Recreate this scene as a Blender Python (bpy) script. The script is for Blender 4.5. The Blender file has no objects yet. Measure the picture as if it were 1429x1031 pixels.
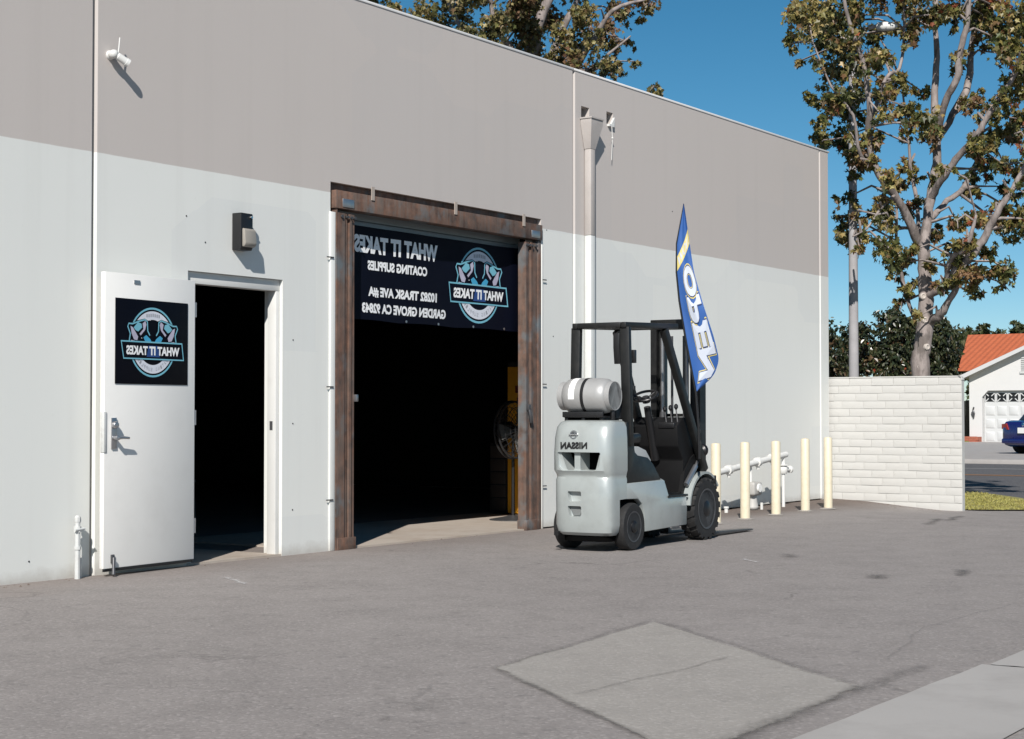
import bpy, bmesh, math, random
import numpy as np
from mathutils import Vector, Matrix
R = math.radians
sc = bpy.context.scene

# ---------------------------------------------------------------- camera, sky, sun, exposure
cam_d = bpy.data.cameras.new('camera')
cam = bpy.data.objects.new('camera', cam_d)
sc.collection.objects.link(cam)
cam.location = (0.0, -8.931, 1.124)
cam.rotation_euler = (R(90 + 1.53), 0, R(33.757 - 90))
cam_d.sensor_width = 36.0
cam_d.lens = 58.95
cam_d.clip_start = 0.05
cam_d.clip_end = 6000
sc.camera = cam

SUN_AZ, SUN_EL = 28.0, 37.0            # horizontal travel direction of the light from +X, elevation
w = bpy.data.worlds.new('World'); sc.world = w; w.use_nodes = True
nt = w.node_tree
bg = nt.nodes['Background']
sky = nt.nodes.new('ShaderNodeTexSky'); sky.sky_type = 'NISHITA'
sky.sun_disc = False
sky.sun_elevation = R(SUN_EL)
sky.sun_rotation = R(90 - (SUN_AZ + 180))
sky.altitude = 50; sky.air_density = 0.64; sky.dust_density = 0.15; sky.ozone_density = 2.0
hsv = nt.nodes.new('ShaderNodeHueSaturation'); hsv.inputs['Hue'].default_value = .482; hsv.inputs['Saturation'].default_value = 1.3
nt.links.new(sky.outputs[0], hsv.inputs['Color']); nt.links.new(hsv.outputs[0], bg.inputs[0])
bg.inputs[1].default_value = 0.068

sun_d = bpy.data.lights.new('sun', 'SUN'); sun_d.energy = 4.9; sun_d.angle = R(0.53)
sun_d.color = (1.0, 0.955, 0.9)
sun = bpy.data.objects.new('sun', sun_d); sc.collection.objects.link(sun)
d_sun = Vector((math.cos(R(SUN_AZ)) * math.cos(R(SUN_EL)), math.sin(R(SUN_AZ)) * math.cos(R(SUN_EL)), -math.sin(R(SUN_EL))))
sun.rotation_euler = d_sun.to_track_quat('-Z', 'Y').to_euler()
sun.location = (-20, -20, 30)

vs = sc.view_settings
vs.view_transform = 'Standard'; vs.look = 'None'; vs.exposure = 0.30; vs.gamma = 1.0
vs.use_curve_mapping = False
sc.cycles.max_bounces = 6
sc.cycles.transparent_max_bounces = 6

# ---------------------------------------------------------------- helpers
COL = sc.collection
rng = random.Random(7)

class MB:
    """collects shapes, build() links them as one mesh object"""
    def __init__(s): s.v = []; s.f = []
    def add(s, vs_, fs):
        o = len(s.v); s.v += [tuple(p) for p in vs_]; s.f += [tuple(i + o for i in f) for f in fs]; return s
    def box(s, x0, x1, y0, y1, z0, z1):
        return s.add([(x0,y0,z0),(x1,y0,z0),(x1,y1,z0),(x0,y1,z0),(x0,y0,z1),(x1,y0,z1),(x1,y1,z1),(x0,y1,z1)],
                     [(0,3,2,1),(4,5,6,7),(0,1,5,4),(1,2,6,5),(2,3,7,6),(3,0,4,7)])
    def bar(s, a, b, wx, wz, upv=(0,0,1)):
        a = Vector(a); b = Vector(b); d = (b - a).normalized(); upv = Vector(upv)
        if abs(d.dot(upv)) > .99: upv = Vector((1,0,0))
        r = d.cross(upv).normalized() * wx / 2; u = r.cross(d).normalized() * wz / 2
        return s.add([a-r-u, a+r-u, a+r+u, a-r+u, b-r-u, b+r-u, b+r+u, b-r+u],
                     [(0,3,2,1),(4,5,6,7),(0,1,5,4),(1,2,6,5),(2,3,7,6),(3,0,4,7)])
    def tube(s, path, rad, seg=10, caps=True):
        P = [Vector(p) for p in path]; n = len(P)
        if not isinstance(rad, (list, tuple)): rad = [rad] * n
        vs_ = []; fs = []
        prev = None
        for i, p in enumerate(P):
            t = (P[min(i+1, n-1)] - P[max(i-1, 0)]).normalized()
            if prev is None:
                ref = Vector((0,0,1)) if abs(t.z) < .9 else Vector((1,0,0))
                a = t.cross(ref).normalized()
            else:
                a = (prev - t * prev.dot(t)).normalized()
            prev = a; b = t.cross(a)
            for k in range(seg):
                an = 2 * math.pi * k / seg
                vs_.append(p + (a * math.cos(an) + b * math.sin(an)) * rad[i])
        for i in range(n - 1):
            for k in range(seg):
                k2 = (k + 1) % seg
                fs.append((i*seg+k, i*seg+k2, (i+1)*seg+k2, (i+1)*seg+k))
        if caps:
            fs.append(tuple(range(seg))[::-1]); fs.append(tuple((n-1)*seg + k for k in range(seg)))
        return s.add(vs_, fs)
    def lathe(s, prof, origin=(0,0,0), axis=(0,0,1), seg=24):
        o = Vector(origin); t = Vector(axis).normalized()
        ref = Vector((0,0,1)) if abs(t.z) < .9 else Vector((1,0,0))
        a = t.cross(ref).normalized(); b = t.cross(a)
        vs_ = []; fs = []
        for r, h in prof:
            for k in range(seg):
                an = 2 * math.pi * k / seg
                vs_.append(o + t * h + (a * math.cos(an) + b * math.sin(an)) * max(r, 1e-4))
        for i in range(len(prof) - 1):
            for k in range(seg):
                k2 = (k + 1) % seg
                fs.append((i*seg+k, i*seg+k2, (i+1)*seg+k2, (i+1)*seg+k))
        fs.append(tuple(range(seg))[::-1]); fs.append(tuple((len(prof)-1)*seg + k for k in range(seg)))
        return s.add(vs_, fs)
    def prism(s, poly, fn, c0, c1):
        n = len(poly)
        vs_ = [fn(a, b, c0) for a, b in poly] + [fn(a, b, c1) for a, b in poly]
        fs = [tuple(range(n))[::-1], tuple(range(n, 2*n))] + [(i, (i+1) % n, n + (i+1) % n, n + i) for i in range(n)]
        return s.add(vs_, fs)
    def loft(s, rings, caps=True):
        n = len(rings[0]); vs_ = []; fs = []
        for r_ in rings: vs_ += [tuple(p) for p in r_]
        for i in range(len(rings) - 1):
            for k in range(n):
                k2 = (k + 1) % n
                fs.append((i*n+k, i*n+k2, (i+1)*n+k2, (i+1)*n+k))
        if caps:
            fs.append(tuple(range(n))[::-1]); fs.append(tuple((len(rings)-1)*n + k for k in range(n)))
        return s.add(vs_, fs)
    def mesh(s, name, mat=None, bev=0, smooth=30, segs=2, recalc=True):
        me = bpy.data.meshes.new(name)
        me.from_pydata(s.v, [], s.f)
        if recalc or bev:
            bm = bmesh.new(); bm.from_mesh(me)
            if recalc: bmesh.ops.recalc_face_normals(bm, faces=bm.faces)
            if bev:
                es = [e for e in bm.edges if len(e.link_faces) == 2 and e.calc_face_angle(0) > R(28)]
                bmesh.ops.bevel(bm, geom=es, offset=bev, segments=segs, affect='EDGES', profile=.5, clamp_overlap=True)
            bm.to_mesh(me); bm.free()
        if smooth:
            me.polygons.foreach_set('use_smooth', [True] * len(me.polygons))
            me.set_sharp_from_angle(angle=R(smooth))
        if mat: me.materials.append(mat)
        return me
    def build(s, name, mat=None, parent=None, local=False, **k):
        return link(name, s.mesh(name, mat, **k), parent, local)

ORG = {}
def link(name, me, parent=None, local=False):
    o = bpy.data.objects.new(name, me); COL.objects.link(o)
    if parent is not None:
        o.parent = parent
        if not local:
            o.matrix_parent_inverse = ORG[parent.name].inverted()
        ORG[o.name] = ORG[parent.name] if local else Matrix.Identity(4)
    else:
        ORG[o.name] = Matrix.Identity(4)
    return o
def tag(o, label=None, cat=None, group=None, kind=None):
    if label: o['label'] = label
    if cat: o['category'] = cat
    if group: o['group'] = group
    if kind: o['kind'] = kind
    return o
def thing(name, label, cat, loc=(0,0,0), rz=0, group=None):
    o = bpy.data.objects.new(name, None); COL.objects.link(o)
    o.location = loc; o.rotation_euler = (0, 0, rz)
    o.empty_display_size = .2
    ORG[o.name] = Matrix.Translation(Vector(loc)) @ Matrix.Rotation(rz, 4, 'Z')
    return tag(o, label, cat, group)

# ---------------------------------------------------------------- materials
def newmat(name):
    m = bpy.data.materials.new(name); m.use_nodes = True
    t = m.node_tree; b = t.nodes['Principled BSDF']
    return m, t, b
def N(t, ty, **k):
    n = t.nodes.new(ty)
    for a, v in k.items(): setattr(n, a, v)
    return n
def mathn(t, op, a, b=None):
    n = t.nodes.new('ShaderNodeMath'); n.operation = op
    for i, x in enumerate((a, b)):
        if x is None: continue
        if isinstance(x, (int, float)): n.inputs[i].default_value = x
        else: t.links.new(x, n.inputs[i])
    return n.outputs[0]
def mixc(t, fac, a, b, mode='MIX'):
    n = t.nodes.new('ShaderNodeMix'); n.data_type = 'RGBA'; n.blend_type = mode
    if isinstance(fac, (int, float)): n.inputs[0].default_value = fac
    else: t.links.new(fac, n.inputs[0])
    for i, x in ((6, a), (7, b)):
        if isinstance(x, (tuple, list)): n.inputs[i].default_value = (*x[:3], 1)
        else: t.links.new(x, n.inputs[i])
    return n.outputs[2]
def noise(t, co, scale, detail=4, rough=.55, dist=0):
    n = N(t, 'ShaderNodeTexNoise'); n.inputs['Scale'].default_value = scale
    n.inputs['Detail'].default_value = detail; n.inputs['Roughness'].default_value = rough; n.inputs['Distortion'].default_value = dist
    t.links.new(co, n.inputs['Vector']); return n.outputs['Fac']
def ramp(t, x, a, b, smooth=False):
    n = N(t, 'ShaderNodeMapRange'); t.links.new(x, n.inputs[0])
    if smooth: n.interpolation_type = 'SMOOTHSTEP'
    n.inputs[1].default_value = a; n.inputs[2].default_value = b; n.inputs[3].default_value = 0; n.inputs[4].default_value = 1
    return n.outputs[0]
def mapping(t, co, scale=(1,1,1), loc=(0,0,0), rot=(0,0,0)):
    n = N(t, 'ShaderNodeMapping'); t.links.new(co, n.inputs[0])
    n.inputs['Scale'].default_value = scale; n.inputs['Location'].default_value = loc; n.inputs['Rotation'].default_value = rot
    return n.outputs[0]
def bump(t, b, h, strength=.3, dist=.01):
    n = N(t, 'ShaderNodeBump'); n.inputs['Strength'].default_value = strength; n.inputs['Distance'].default_value = dist
    t.links.new(h, n.inputs['Height']); t.links.new(n.outputs[0], b.inputs['Normal'])

def plain(name, col, rough=.6, metal=0, var=.12, scale=6, bmp=0, bscale=60, coat=0, dirt=None, dirt_amt=.3, spec=None):
    m, t, b = newmat(name)
    co = N(t, 'ShaderNodeTexCoord').outputs['Object']
    n1 = noise(t, co, scale, 5)
    lo = tuple(c * (1 - var) for c in col); hi = tuple(min(1, c * (1 + var)) for c in col)
    c = mixc(t, n1, lo, hi)
    if dirt:
        n2 = noise(t, co, scale * 1.7, 6, .65)
        c = mixc(t, mathn(t, 'MULTIPLY', ramp(t, n2, .5, .75), dirt_amt), c, dirt)
    t.links.new(c, b.inputs['Base Color'])
    r_ = N(t, 'ShaderNodeMapRange'); t.links.new(noise(t, co, scale * 3, 4), r_.inputs[0])
    r_.inputs[3].default_value = max(0, rough - .1); r_.inputs[4].default_value = min(1, rough + .1)
    t.links.new(r_.outputs[0], b.inputs['Roughness'])
    b.inputs['Metallic'].default_value = metal
    if coat: b.inputs['Coat Weight'].default_value = coat; b.inputs['Coat Roughness'].default_value = .12
    if spec is not None: b.inputs['Specular IOR Level'].default_value = spec
    if bmp: bump(t, b, noise(t, co, bscale, 4), bmp, .004)
    return m

def wall_paint():
    m, t, b = newmat('painted_concrete')
    g = N(t, 'ShaderNodeNewGeometry').outputs['Position']
    sep = N(t, 'ShaderNodeSeparateXYZ'); t.links.new(g, sep.inputs[0]); z = sep.outputs[2]
    wob = mathn(t, 'MULTIPLY', mathn(t, 'SUBTRACT', noise(t, g, 3.0, 3), .5), .012)
    up = ramp(t, mathn(t, 'ADD', z, wob), 2.957, 2.963)
    lowc = mixc(t, noise(t, g, .35, 3), (.645, .652, .622), (.70, .707, .676))
    # rolled-over touch-up patches
    vor = N(t, 'ShaderNodeTexVoronoi'); vor.distance = 'CHEBYCHEV'; vor.inputs['Scale'].default_value = .55; vor.inputs['Randomness'].default_value = .8
    t.links.new(mapping(t, g, (1, 1, 1.4)), vor.inputs['Vector'])
    sepc = N(t, 'ShaderNodeSeparateColor'); t.links.new(vor.outputs['Color'], sepc.inputs[0])
    patch = ramp(t, sepc.outputs[0], .62, .66)
    lowc = mixc(t, mathn(t, 'MULTIPLY', patch, .35), lowc, (.60, .615, .605))
    upc = mixc(t, noise(t, g, .3, 3), (.465, .427, .400), (.512, .470, .443))
    upc = mixc(t, mathn(t, 'MULTIPLY', patch, .25), upc, (.45, .425, .41))
    c = mixc(t, up, lowc, upc)
    # faint vertical run-off streaks and grime
    st = noise(t, mapping(t, g, (6, 6, .22)), 1.0, 5, .6)
    c = mixc(t, mathn(t, 'MULTIPLY', ramp(t, st, .52, .8), .08), c, (.25, .23, .21))
    sp = noise(t, g, 14, 5, .7)
    c = mixc(t, mathn(t, 'MULTIPLY', ramp(t, sp, .62, .8), .10), c, (.2, .19, .18))
    low = mathn(t, 'SUBTRACT', 1, ramp(t, mathn(t, 'SUBTRACT', z, mathn(t, 'MULTIPLY', noise(t, g, 7, 5, .65), .13)), -.06, .03))
    c = mixc(t, mathn(t, 'MULTIPLY', low, .4), c, (.22, .175, .135))
    t.links.new(c, b.inputs['Base Color'])
    b.inputs['Roughness'].default_value = .75
    b.inputs['Specular IOR Level'].default_value = .3
    h = mathn(t, 'ADD', noise(t, g, 45, 5, .6), mathn(t, 'MULTIPLY', noise(t, g, 2.2, 3), 1.6))
    bump(t, b, h, .09, .006)
    return m

def asphalt(name, base=(.228,.208,.198), tint=(.256,.234,.222), dark=(.10,.095,.093), cracks=True, marks=True):
    m, t, b = newmat(name)
    g = N(t, 'ShaderNodeNewGeometry').outputs['Position']
    big = noise(t, g, .35, 5, .6)
    c = mixc(t, ramp(t, big, .3, .7), base, tint)
    mid = noise(t, g, 2.6, 6, .65)
    c = mixc(t, mathn(t, 'MULTIPLY', ramp(t, mid, .42, .75), .5), c, tuple(x * .72 for x in base))
    # aggregate: pale and dark chips
    v = N(t, 'ShaderNodeTexVoronoi'); v.inputs['Scale'].default_value = 75; t.links.new(g, v.inputs['Vector'])
    s = N(t, 'ShaderNodeSeparateColor'); t.links.new(v.outputs['Color'], s.inputs[0])
    c = mixc(t, mathn(t, 'MULTIPLY', ramp(t, s.outputs[0], .72, .95), .26), c, (.46, .43, .41))
    c = mixc(t, mathn(t, 'MULTIPLY', ramp(t, s.outputs[1], .7, .95), .27), c, dark)
    fine = noise(t, g, 160, 3, .7)
    c = mixc(t, mathn(t, 'MULTIPLY', ramp(t, fine, .5, .75), .1), c, dark)
    # worn pits, larger chips
    v2 = N(t, 'ShaderNodeTexVoronoi'); v2.inputs['Scale'].default_value = 9; t.links.new(g, v2.inputs['Vector'])
    s2 = N(t, 'ShaderNodeSeparateColor'); t.links.new(v2.outputs['Color'], s2.inputs[0])
    pit = mathn(t, 'MULTIPLY', ramp(t, s2.outputs[2], .86, .9), mathn(t, 'SUBTRACT', 1, ramp(t, v2.outputs['Distance'], .10, .28)))
    c = mixc(t, mathn(t, 'MULTIPLY', pit, .3), c, dark)
    # oil drips
    oil = mathn(t, 'MULTIPLY', ramp(t, noise(t, g, 1.1, 4, .6), .66, .76), ramp(t, noise(t, g, 6, 4, .6), .4, .7))
    c = mixc(t, mathn(t, 'MULTIPLY', oil, .5), c, (.09, .085, .08))
    h = mathn(t, 'ADD', mathn(t, 'MULTIPLY', v.outputs['Distance'], -.7), noise(t, g, 90, 4, .7))
    if cracks:
        warp = N(t, 'ShaderNodeMixRGB'); warp.blend_type = 'ADD'; warp.inputs[0].default_value = 1
        ns = N(t, 'ShaderNodeTexNoise'); ns.inputs['Scale'].default_value = 1.3; ns.inputs['Detail'].default_value = 6; t.links.new(g, ns.inputs['Vector'])
        t.links.new(g, warp.inputs[1]); t.links.new(ns.outputs['Color'], warp.inputs[2])
        v3 = N(t, 'ShaderNodeTexVoronoi'); v3.feature = 'DISTANCE_TO_EDGE'; v3.inputs['Scale'].default_value = .42
        t.links.new(warp.outputs[0], v3.inputs['Vector'])
        cr = mathn(t, 'SUBTRACT', 1, ramp(t, v3.outputs['Distance'], .0, .009))
        cr = mathn(t, 'MULTIPLY', cr, ramp(t, noise(t, g, .5, 3), .52, .64))
        c = mixc(t, mathn(t, 'MULTIPLY', cr, .45), c, (.07, .065, .06))
        h = mathn(t, 'SUBTRACT', h, mathn(t, 'MULTIPLY', cr, 1.5))
    # sand-coloured dust lying along the foot of the wall
    sep = N(t, 'ShaderNodeSeparateXYZ'); t.links.new(g, sep.inputs[0])
    if marks:
        near = ramp(t, mathn(t, 'ADD', sep.outputs[1], mathn(t, 'MULTIPLY', noise(t, g, 1.5, 5), .9)), -.35, .55)
        c = mixc(t, mathn(t, 'MULTIPLY', near, .5), c, (.20, .162, .138))
        # damp brown soil washed in behind the bollards
        soil = mathn(t, 'MULTIPLY', ramp(t, mathn(t, 'ADD', sep.outputs[1], mathn(t, 'MULTIPLY', noise(t, g, 1.2, 4), .8)), -.85, -.05), ramp(t, sep.outputs[0], 14.5, 17.5))
        c = mixc(t, mathn(t, 'MULTIPLY', soil, .9), c, (.125, .098, .083))
    t.links.new(c, b.inputs['Base Color'])
    b.inputs['Roughness'].default_value = .9
    b.inputs['Specular IOR Level'].default_value = .25
    bump(t, b, h, .4, .005)
    return m

def concrete(name, base=(.40,.385,.365), var=.1, stain_or_shade=(.22,.205,.19)):
    m, t, b = newmat(name)
    g = N(t, 'ShaderNodeNewGeometry').outputs['Position']
    c = mixc(t, noise(t, g, .8, 6, .6), tuple(x*(1-var) for x in base), tuple(x*(1+var) for x in base))
    c = mixc(t, mathn(t, 'MULTIPLY', ramp(t, noise(t, g, 1.9, 6, .65), .46, .72), .45), c, stain_or_shade)
    c = mixc(t, mathn(t, 'MULTIPLY', ramp(t, noise(t, g, 120, 3, .7), .55, .8), .2), c, stain_or_shade)
    t.links.new(c, b.inputs['Base Color']); b.inputs['Roughness'].default_value = .85
    bump(t, b, noise(t, g, 70, 5, .65), .25, .004)
    return m

def rusty():
    m, t, b = newmat('rusty_steel')
    co = N(t, 'ShaderNodeTexCoord').outputs['Object']
    n1 = noise(t, co, 9, 6, .65)
    n2 = noise(t, mapping(t, co, (14, 14, 1.2)), 1.5, 6, .7)
    c = mixc(t, ramp(t, n1, .35, .7), (.07, .046, .037), (.215, .112, .074))
    c = mixc(t, mathn(t, 'MULTIPLY', ramp(t, n2, .42, .7), .85), c, (.15, .125, .108))
    n3 = noise(t, mapping(t, co, (1.2, 1.2, 1.0)), 2.3, 4, .6)
    c = mixc(t, mathn(t, 'MULTIPLY', ramp(t, n3, .55, .66), .8), c, (.13, .16, .175))
    t.links.new(c, b.inputs['Base Color']); b.inputs['Roughness'].default_value = .72
    b.inputs['Metallic'].default_value = .15
    bump(t, b, mathn(t, 'ADD', n1, n2), .3, .003)
    return m

def leafmat(name, trans=.3, rough=.45):
    m, t, b = newmat(name)
    a = N(t, 'ShaderNodeVertexColor'); a.layer_name = 'col'
    t.links.new(a.outputs[0], b.inputs['Base Color']); b.inputs['Roughness'].default_value = rough
    tr = N(t, 'ShaderNodeBsdfTranslucent'); t.links.new(a.outputs[0], tr.inputs[0])
    mx = N(t, 'ShaderNodeMixShader'); mx.inputs[0].default_value = trans
    t.links.new(b.outputs[0], mx.inputs[1]); t.links.new(tr.outputs[0], mx.inputs[2])
    t.links.new(mx.outputs[0], t.nodes['Material Output'].inputs[0])
    return m

def bark():
    m, t, b = newmat('pale_bark')
    co = N(t, 'ShaderNodeNewGeometry').outputs['Position']
    n = noise(t, mapping(t, co, (7, 7, 2.2)), 1.6, 6, .65)
    c = mixc(t, ramp(t, n, .3, .7), (.14, .115, .105), (.33, .285, .265))
    c = mixc(t, mathn(t, 'MULTIPLY', ramp(t, noise(t, mapping(t, co, (1, 1, .45)), 7, 5, .6), .52, .62), .75), c, (.10, .085, .075))
    t.links.new(c, b.inputs['Base Color']); b.inputs['Roughness'].default_value = .85
    bump(t, b, noise(t, mapping(t, co, (22, 22, 6)), 1.5, 5, .6), .5, .012)
    return m

M = {}
M['wall'] = wall_paint()
M['asphalt'] = asphalt('asphalt')
def feathered(m):
    t = m.node_tree; at = N(t, 'ShaderNodeAttribute'); at.attribute_name = 'feather'
    g = N(t, 'ShaderNodeNewGeometry').outputs['Position']
    k = ramp(t, mathn(t, 'ADD', at.outputs['Fac'], mathn(t, 'MULTIPLY', mathn(t, 'SUBTRACT', noise(t, g, 16, 5, .7), .5), .8)), .15, .75, True)
    t.links.new(k, t.nodes['Principled BSDF'].inputs['Alpha']); return m
M['patch'] = asphalt('patched_asphalt', (.285,.265,.245), (.305,.286,.262), (.2,.19,.18), cracks=False, marks=False)
M['lotpatch'] = feathered(asphalt('patch_repair', (.285,.265,.245), (.305,.286,.262), (.2,.19,.18), cracks=False, marks=False))
M['road'] = asphalt('road_asphalt', (.085,.084,.088), (.10,.098,.10), (.04,.04,.04), marks=False)
def worn(name, col, lo=.42, hi=.62, amt=.75):
    m, t, b = newmat(name)
    g = N(t, 'ShaderNodeNewGeometry').outputs['Position']
    b.inputs['Base Color'].default_value = (*col, 1); b.inputs['Roughness'].default_value = .9
    k = mathn(t, 'MULTIPLY', ramp(t, mathn(t, 'ADD', mathn(t, 'MULTIPLY', noise(t, g, 38, 4, .7), .6), mathn(t, 'MULTIPLY', noise(t, g, 7, 4, .6), .4)), lo, hi), amt)
    at = N(t, 'ShaderNodeAttribute'); at.attribute_name = 'feather'
    t.links.new(mathn(t, 'MULTIPLY', k, at.outputs['Fac']), b.inputs['Alpha']); return m
M['tar'] = worn('tar_seam', (.09,.083,.078), .34, .66, .46)
M['faint'] = worn('tyre_rubber_mark', (.08,.075,.07), .34, .62, .7)
M['hair'] = worn('hairline_crack', (.10,.093,.088), .36, .66, .36)
M['worn_white'] = worn('worn_white_paint', (.62,.61,.6), .42, .6, .8)
M['concrete'] = concrete('concrete', (.345,.328,.312))
M['slab'] = concrete('slab_concrete', (.40,.35,.30), .14, (.22,.15,.10))
M['walk'] = concrete('sidewalk_concrete', (.33,.31,.295))
M['rust'] = rusty()
M['coping'] = plain('coping_metal', (.72,.71,.70), .5, var=.08)
M['white'] = plain('white_paint', (.60,.60,.58), .5, var=.05, scale=4, bmp=.05, dirt=(.35,.31,.27), dirt_amt=.15)
M['doorwhite'] = plain('door_paint', (.76,.75,.72), .42, var=.03, scale=2, dirt=(.42,.40,.37), dirt_amt=.12)
M['trim'] = plain('trim_paint', (.50,.51,.50), .6, var=.08, scale=9, dirt=(.25,.2,.16), dirt_amt=.35)
M['sealant'] = plain('sealant', (.33,.31,.29), .8, var=.2, scale=12)
M['dark'] = plain('interior_dark', (.02,.02,.021), .9, var=.2)  # near-black so the unlit room reads black; shade put into the colour
M['black'] = plain('black_paint', (.010,.010,.011), .38, var=.2, scale=10)
M['blackmatte'] = plain('black_plastic', (.006,.006,.0065), .6, var=.25, scale=14, spec=.2)
M['fkblack'] = plain('forklift_black', (.007,.0075,.0075), .45, var=.25, scale=7, dirt=(.06,.056,.05), dirt_amt=.2)
M['silver'] = plain('silver_paint', (.345,.374,.368), .33, metal=.15, var=.05, scale=3, coat=.5, dirt=(.19,.195,.185), dirt_amt=.3)
M['greyhood'] = plain('grey_hood', (.36,.37,.37), .5, var=.08, scale=6)
M['rubber'] = plain('rubber', (.011,.011,.0115), .8, var=.3, scale=20, bmp=.2, dirt=(.05,.047,.043), dirt_amt=.35)
M['rim'] = plain('wheel_rim', (.008,.008,.009), .4, var=.3, scale=12)
M['steel'] = plain('bare_steel', (.45,.45,.46), .35, metal=.9, var=.15, scale=15)
M['darksteel'] = plain('dark_steel', (.10,.10,.105), .45, metal=.6, var=.25, scale=12)
M['chrome'] = plain('chrome', (.7,.7,.7), .15, metal=1, var=.05)
M['tank'] = plain('tank_paint', (.36,.36,.355), .42, metal=.25, var=.08, scale=8, dirt=(.28,.27,.26), dirt_amt=.35)
M['label'] = plain('paper_label', (.78,.78,.76), .6, var=.04)
M['bollard'] = plain('cream_paint', (.60,.535,.40), .5, var=.06, scale=9, dirt=(.34,.25,.15), dirt_amt=.22)
M['block'] = plain('painted_block', (.475,.468,.445), .8, var=.06, scale=3, bmp=.5, bscale=38, dirt=(.40,.385,.36), dirt_amt=.3)
M['mortar'] = plain('painted_mortar', (.46,.453,.43), .9, var=.1, scale=14, bmp=.4)
M['navy'] = plain('printed_navy', (.0018,.0028,.009), .6, var=.15, scale=3, spec=.12)
M['signblack'] = plain('printed_black', (.0016,.002,.005), .5, var=.15, scale=4, spec=.12)
M['teal'] = plain('print_teal', (.16,.42,.52), .4, var=.12, scale=9)
M['blue'] = plain('print_blue', (.05,.32,.52), .4, var=.2, scale=14)
M['deepblue'] = plain('print_deep_blue', (.015,.05,.19), .4, var=.2, scale=14)
M['pale'] = plain('print_pale', (.62,.64,.70), .4, var=.1, scale=10)
M['lav'] = plain('print_lavender', (.42,.40,.50), .4, var=.25, scale=24)
M['printgrey'] = plain('print_grey', (.30,.31,.34), .5, var=.1)
M['printwhite'] = plain('print_white', (.80,.80,.80), .4, var=.03)
M['curtain'] = plain('galvanized_slat', (.28,.32,.34), .5, metal=.3, var=.12, scale=6)
M['gap'] = plain('void_black', (.004,.004,.004), .95, var=.1, spec=0)
# ---------------------------------------------------------------- ground
def S(x):
    x = max(0.0, min(1.0, x)); return x * x * (3 - 2 * x)
def gz(x, y):
    return -.12 * max(S((x - 21.3) / 1.5), S((x - 17.5) / 3.5) * S(-y / 1.8))
def frange(a, b, st):
    n = int(round((b - a) / st)); return [a + (b - a) * i / n for i in range(n + 1)]
gx = [-2500, -600, -150, -40] + frange(-14, 30, .5) + [34, 40, 50, 70, 100, 160, 300, 700, 3000]
gy = [-2500, -600, -150, -40] + frange(-16, 16, .5) + [20, 30, 60, 150, 600, 3000]
mb = MB()
vv = [(x, y, gz(x, y)) for x in gx for y in gy]
ny = len(gy)
mb.add(vv, [(i*ny+j, (i+1)*ny+j, (i+1)*ny+j+1, i*ny+j+1) for i in range(len(gx)-1) for j in range(ny-1)])
tag(mb.build('ground', M['asphalt'], recalc=False, smooth=0), kind='structure')

def sheet(name, poly, mat, dz, sub=0, kind='structure', thick=0):
    """flat sheet lying on the ground"""
    bm = bmesh.new()
    vs_ = [bm.verts.new((x, y, 0)) for x, y in poly]
    f = bm.faces.new(vs_)
    if f.normal.z < 0: f.normal_flip()
    if sub:
        bmesh.ops.triangulate(bm, faces=bm.faces[:])
        bmesh.ops.subdivide_edges(bm, edges=bm.edges[:], cuts=sub, use_grid_fill=True)
    bm.normal_update()
    for v in bm.verts: v.co.z = gz(v.co.x, v.co.y) + dz
    for f in bm.faces:
        if f.normal.z < 0: f.normal_flip()
    me = bpy.data.meshes.new(name); bm.to_mesh(me); bm.free(); me.materials.append(mat)
    o = link(name, me); return tag(o, kind=kind)

def ragged(pts, n=14, amp=.02, seed=1):
    r_ = random.Random(seed); out = []
    for i, (a, b) in enumerate(zip(pts, pts[1:] + pts[:1])):
        for k in range(n):
            q = k / n
            out.append((a[0]+(b[0]-a[0])*q + r_.uniform(-amp, amp)*(k > 0), a[1]+(b[1]-a[1])*q + r_.uniform(-amp, amp)*(k > 0)))
    return out
PATCH = [(8.0, -4.51), (6.16, -4.71), (5.05, -6.13), (4.9, -6.36), (6.55, -6.283)]
def patch_sheet(name, pts, mat, dz, wd=.07):
    """repair patch whose rim feathers out into the old asphalt"""
    P = [Vector(p) for p in ragged(pts, 10, .012)]; n = len(P); c = sum(P, Vector((0, 0))) / n
    inn = [p + (c - p).normalized() * wd for p in P]; out = [p - (c - p).normalized() * wd * .5 for p in P]
    m_ = MB(); m_.add([(p.x, p.y, gz(p.x, p.y) + dz) for p in inn + out], [tuple(range(n))] + [(i_, n + i_, n + (i_+1) % n, (i_+1) % n) for i_ in range(n)])
    o = m_.build(name, mat, smooth=0)
    a_ = o.data.attributes.new('feather', 'FLOAT', 'POINT')
    for i_ in range(2 * n): a_.data[i_].value = 1.0 if i_ < n else 0.0
    for f_ in o.data.polygons:
        if f_.normal.z < 0: f_.flip()
    return tag(o, kind='structure')
patch_sheet('asphalt_patch', PATCH, M['lotpatch'], .004)
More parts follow.
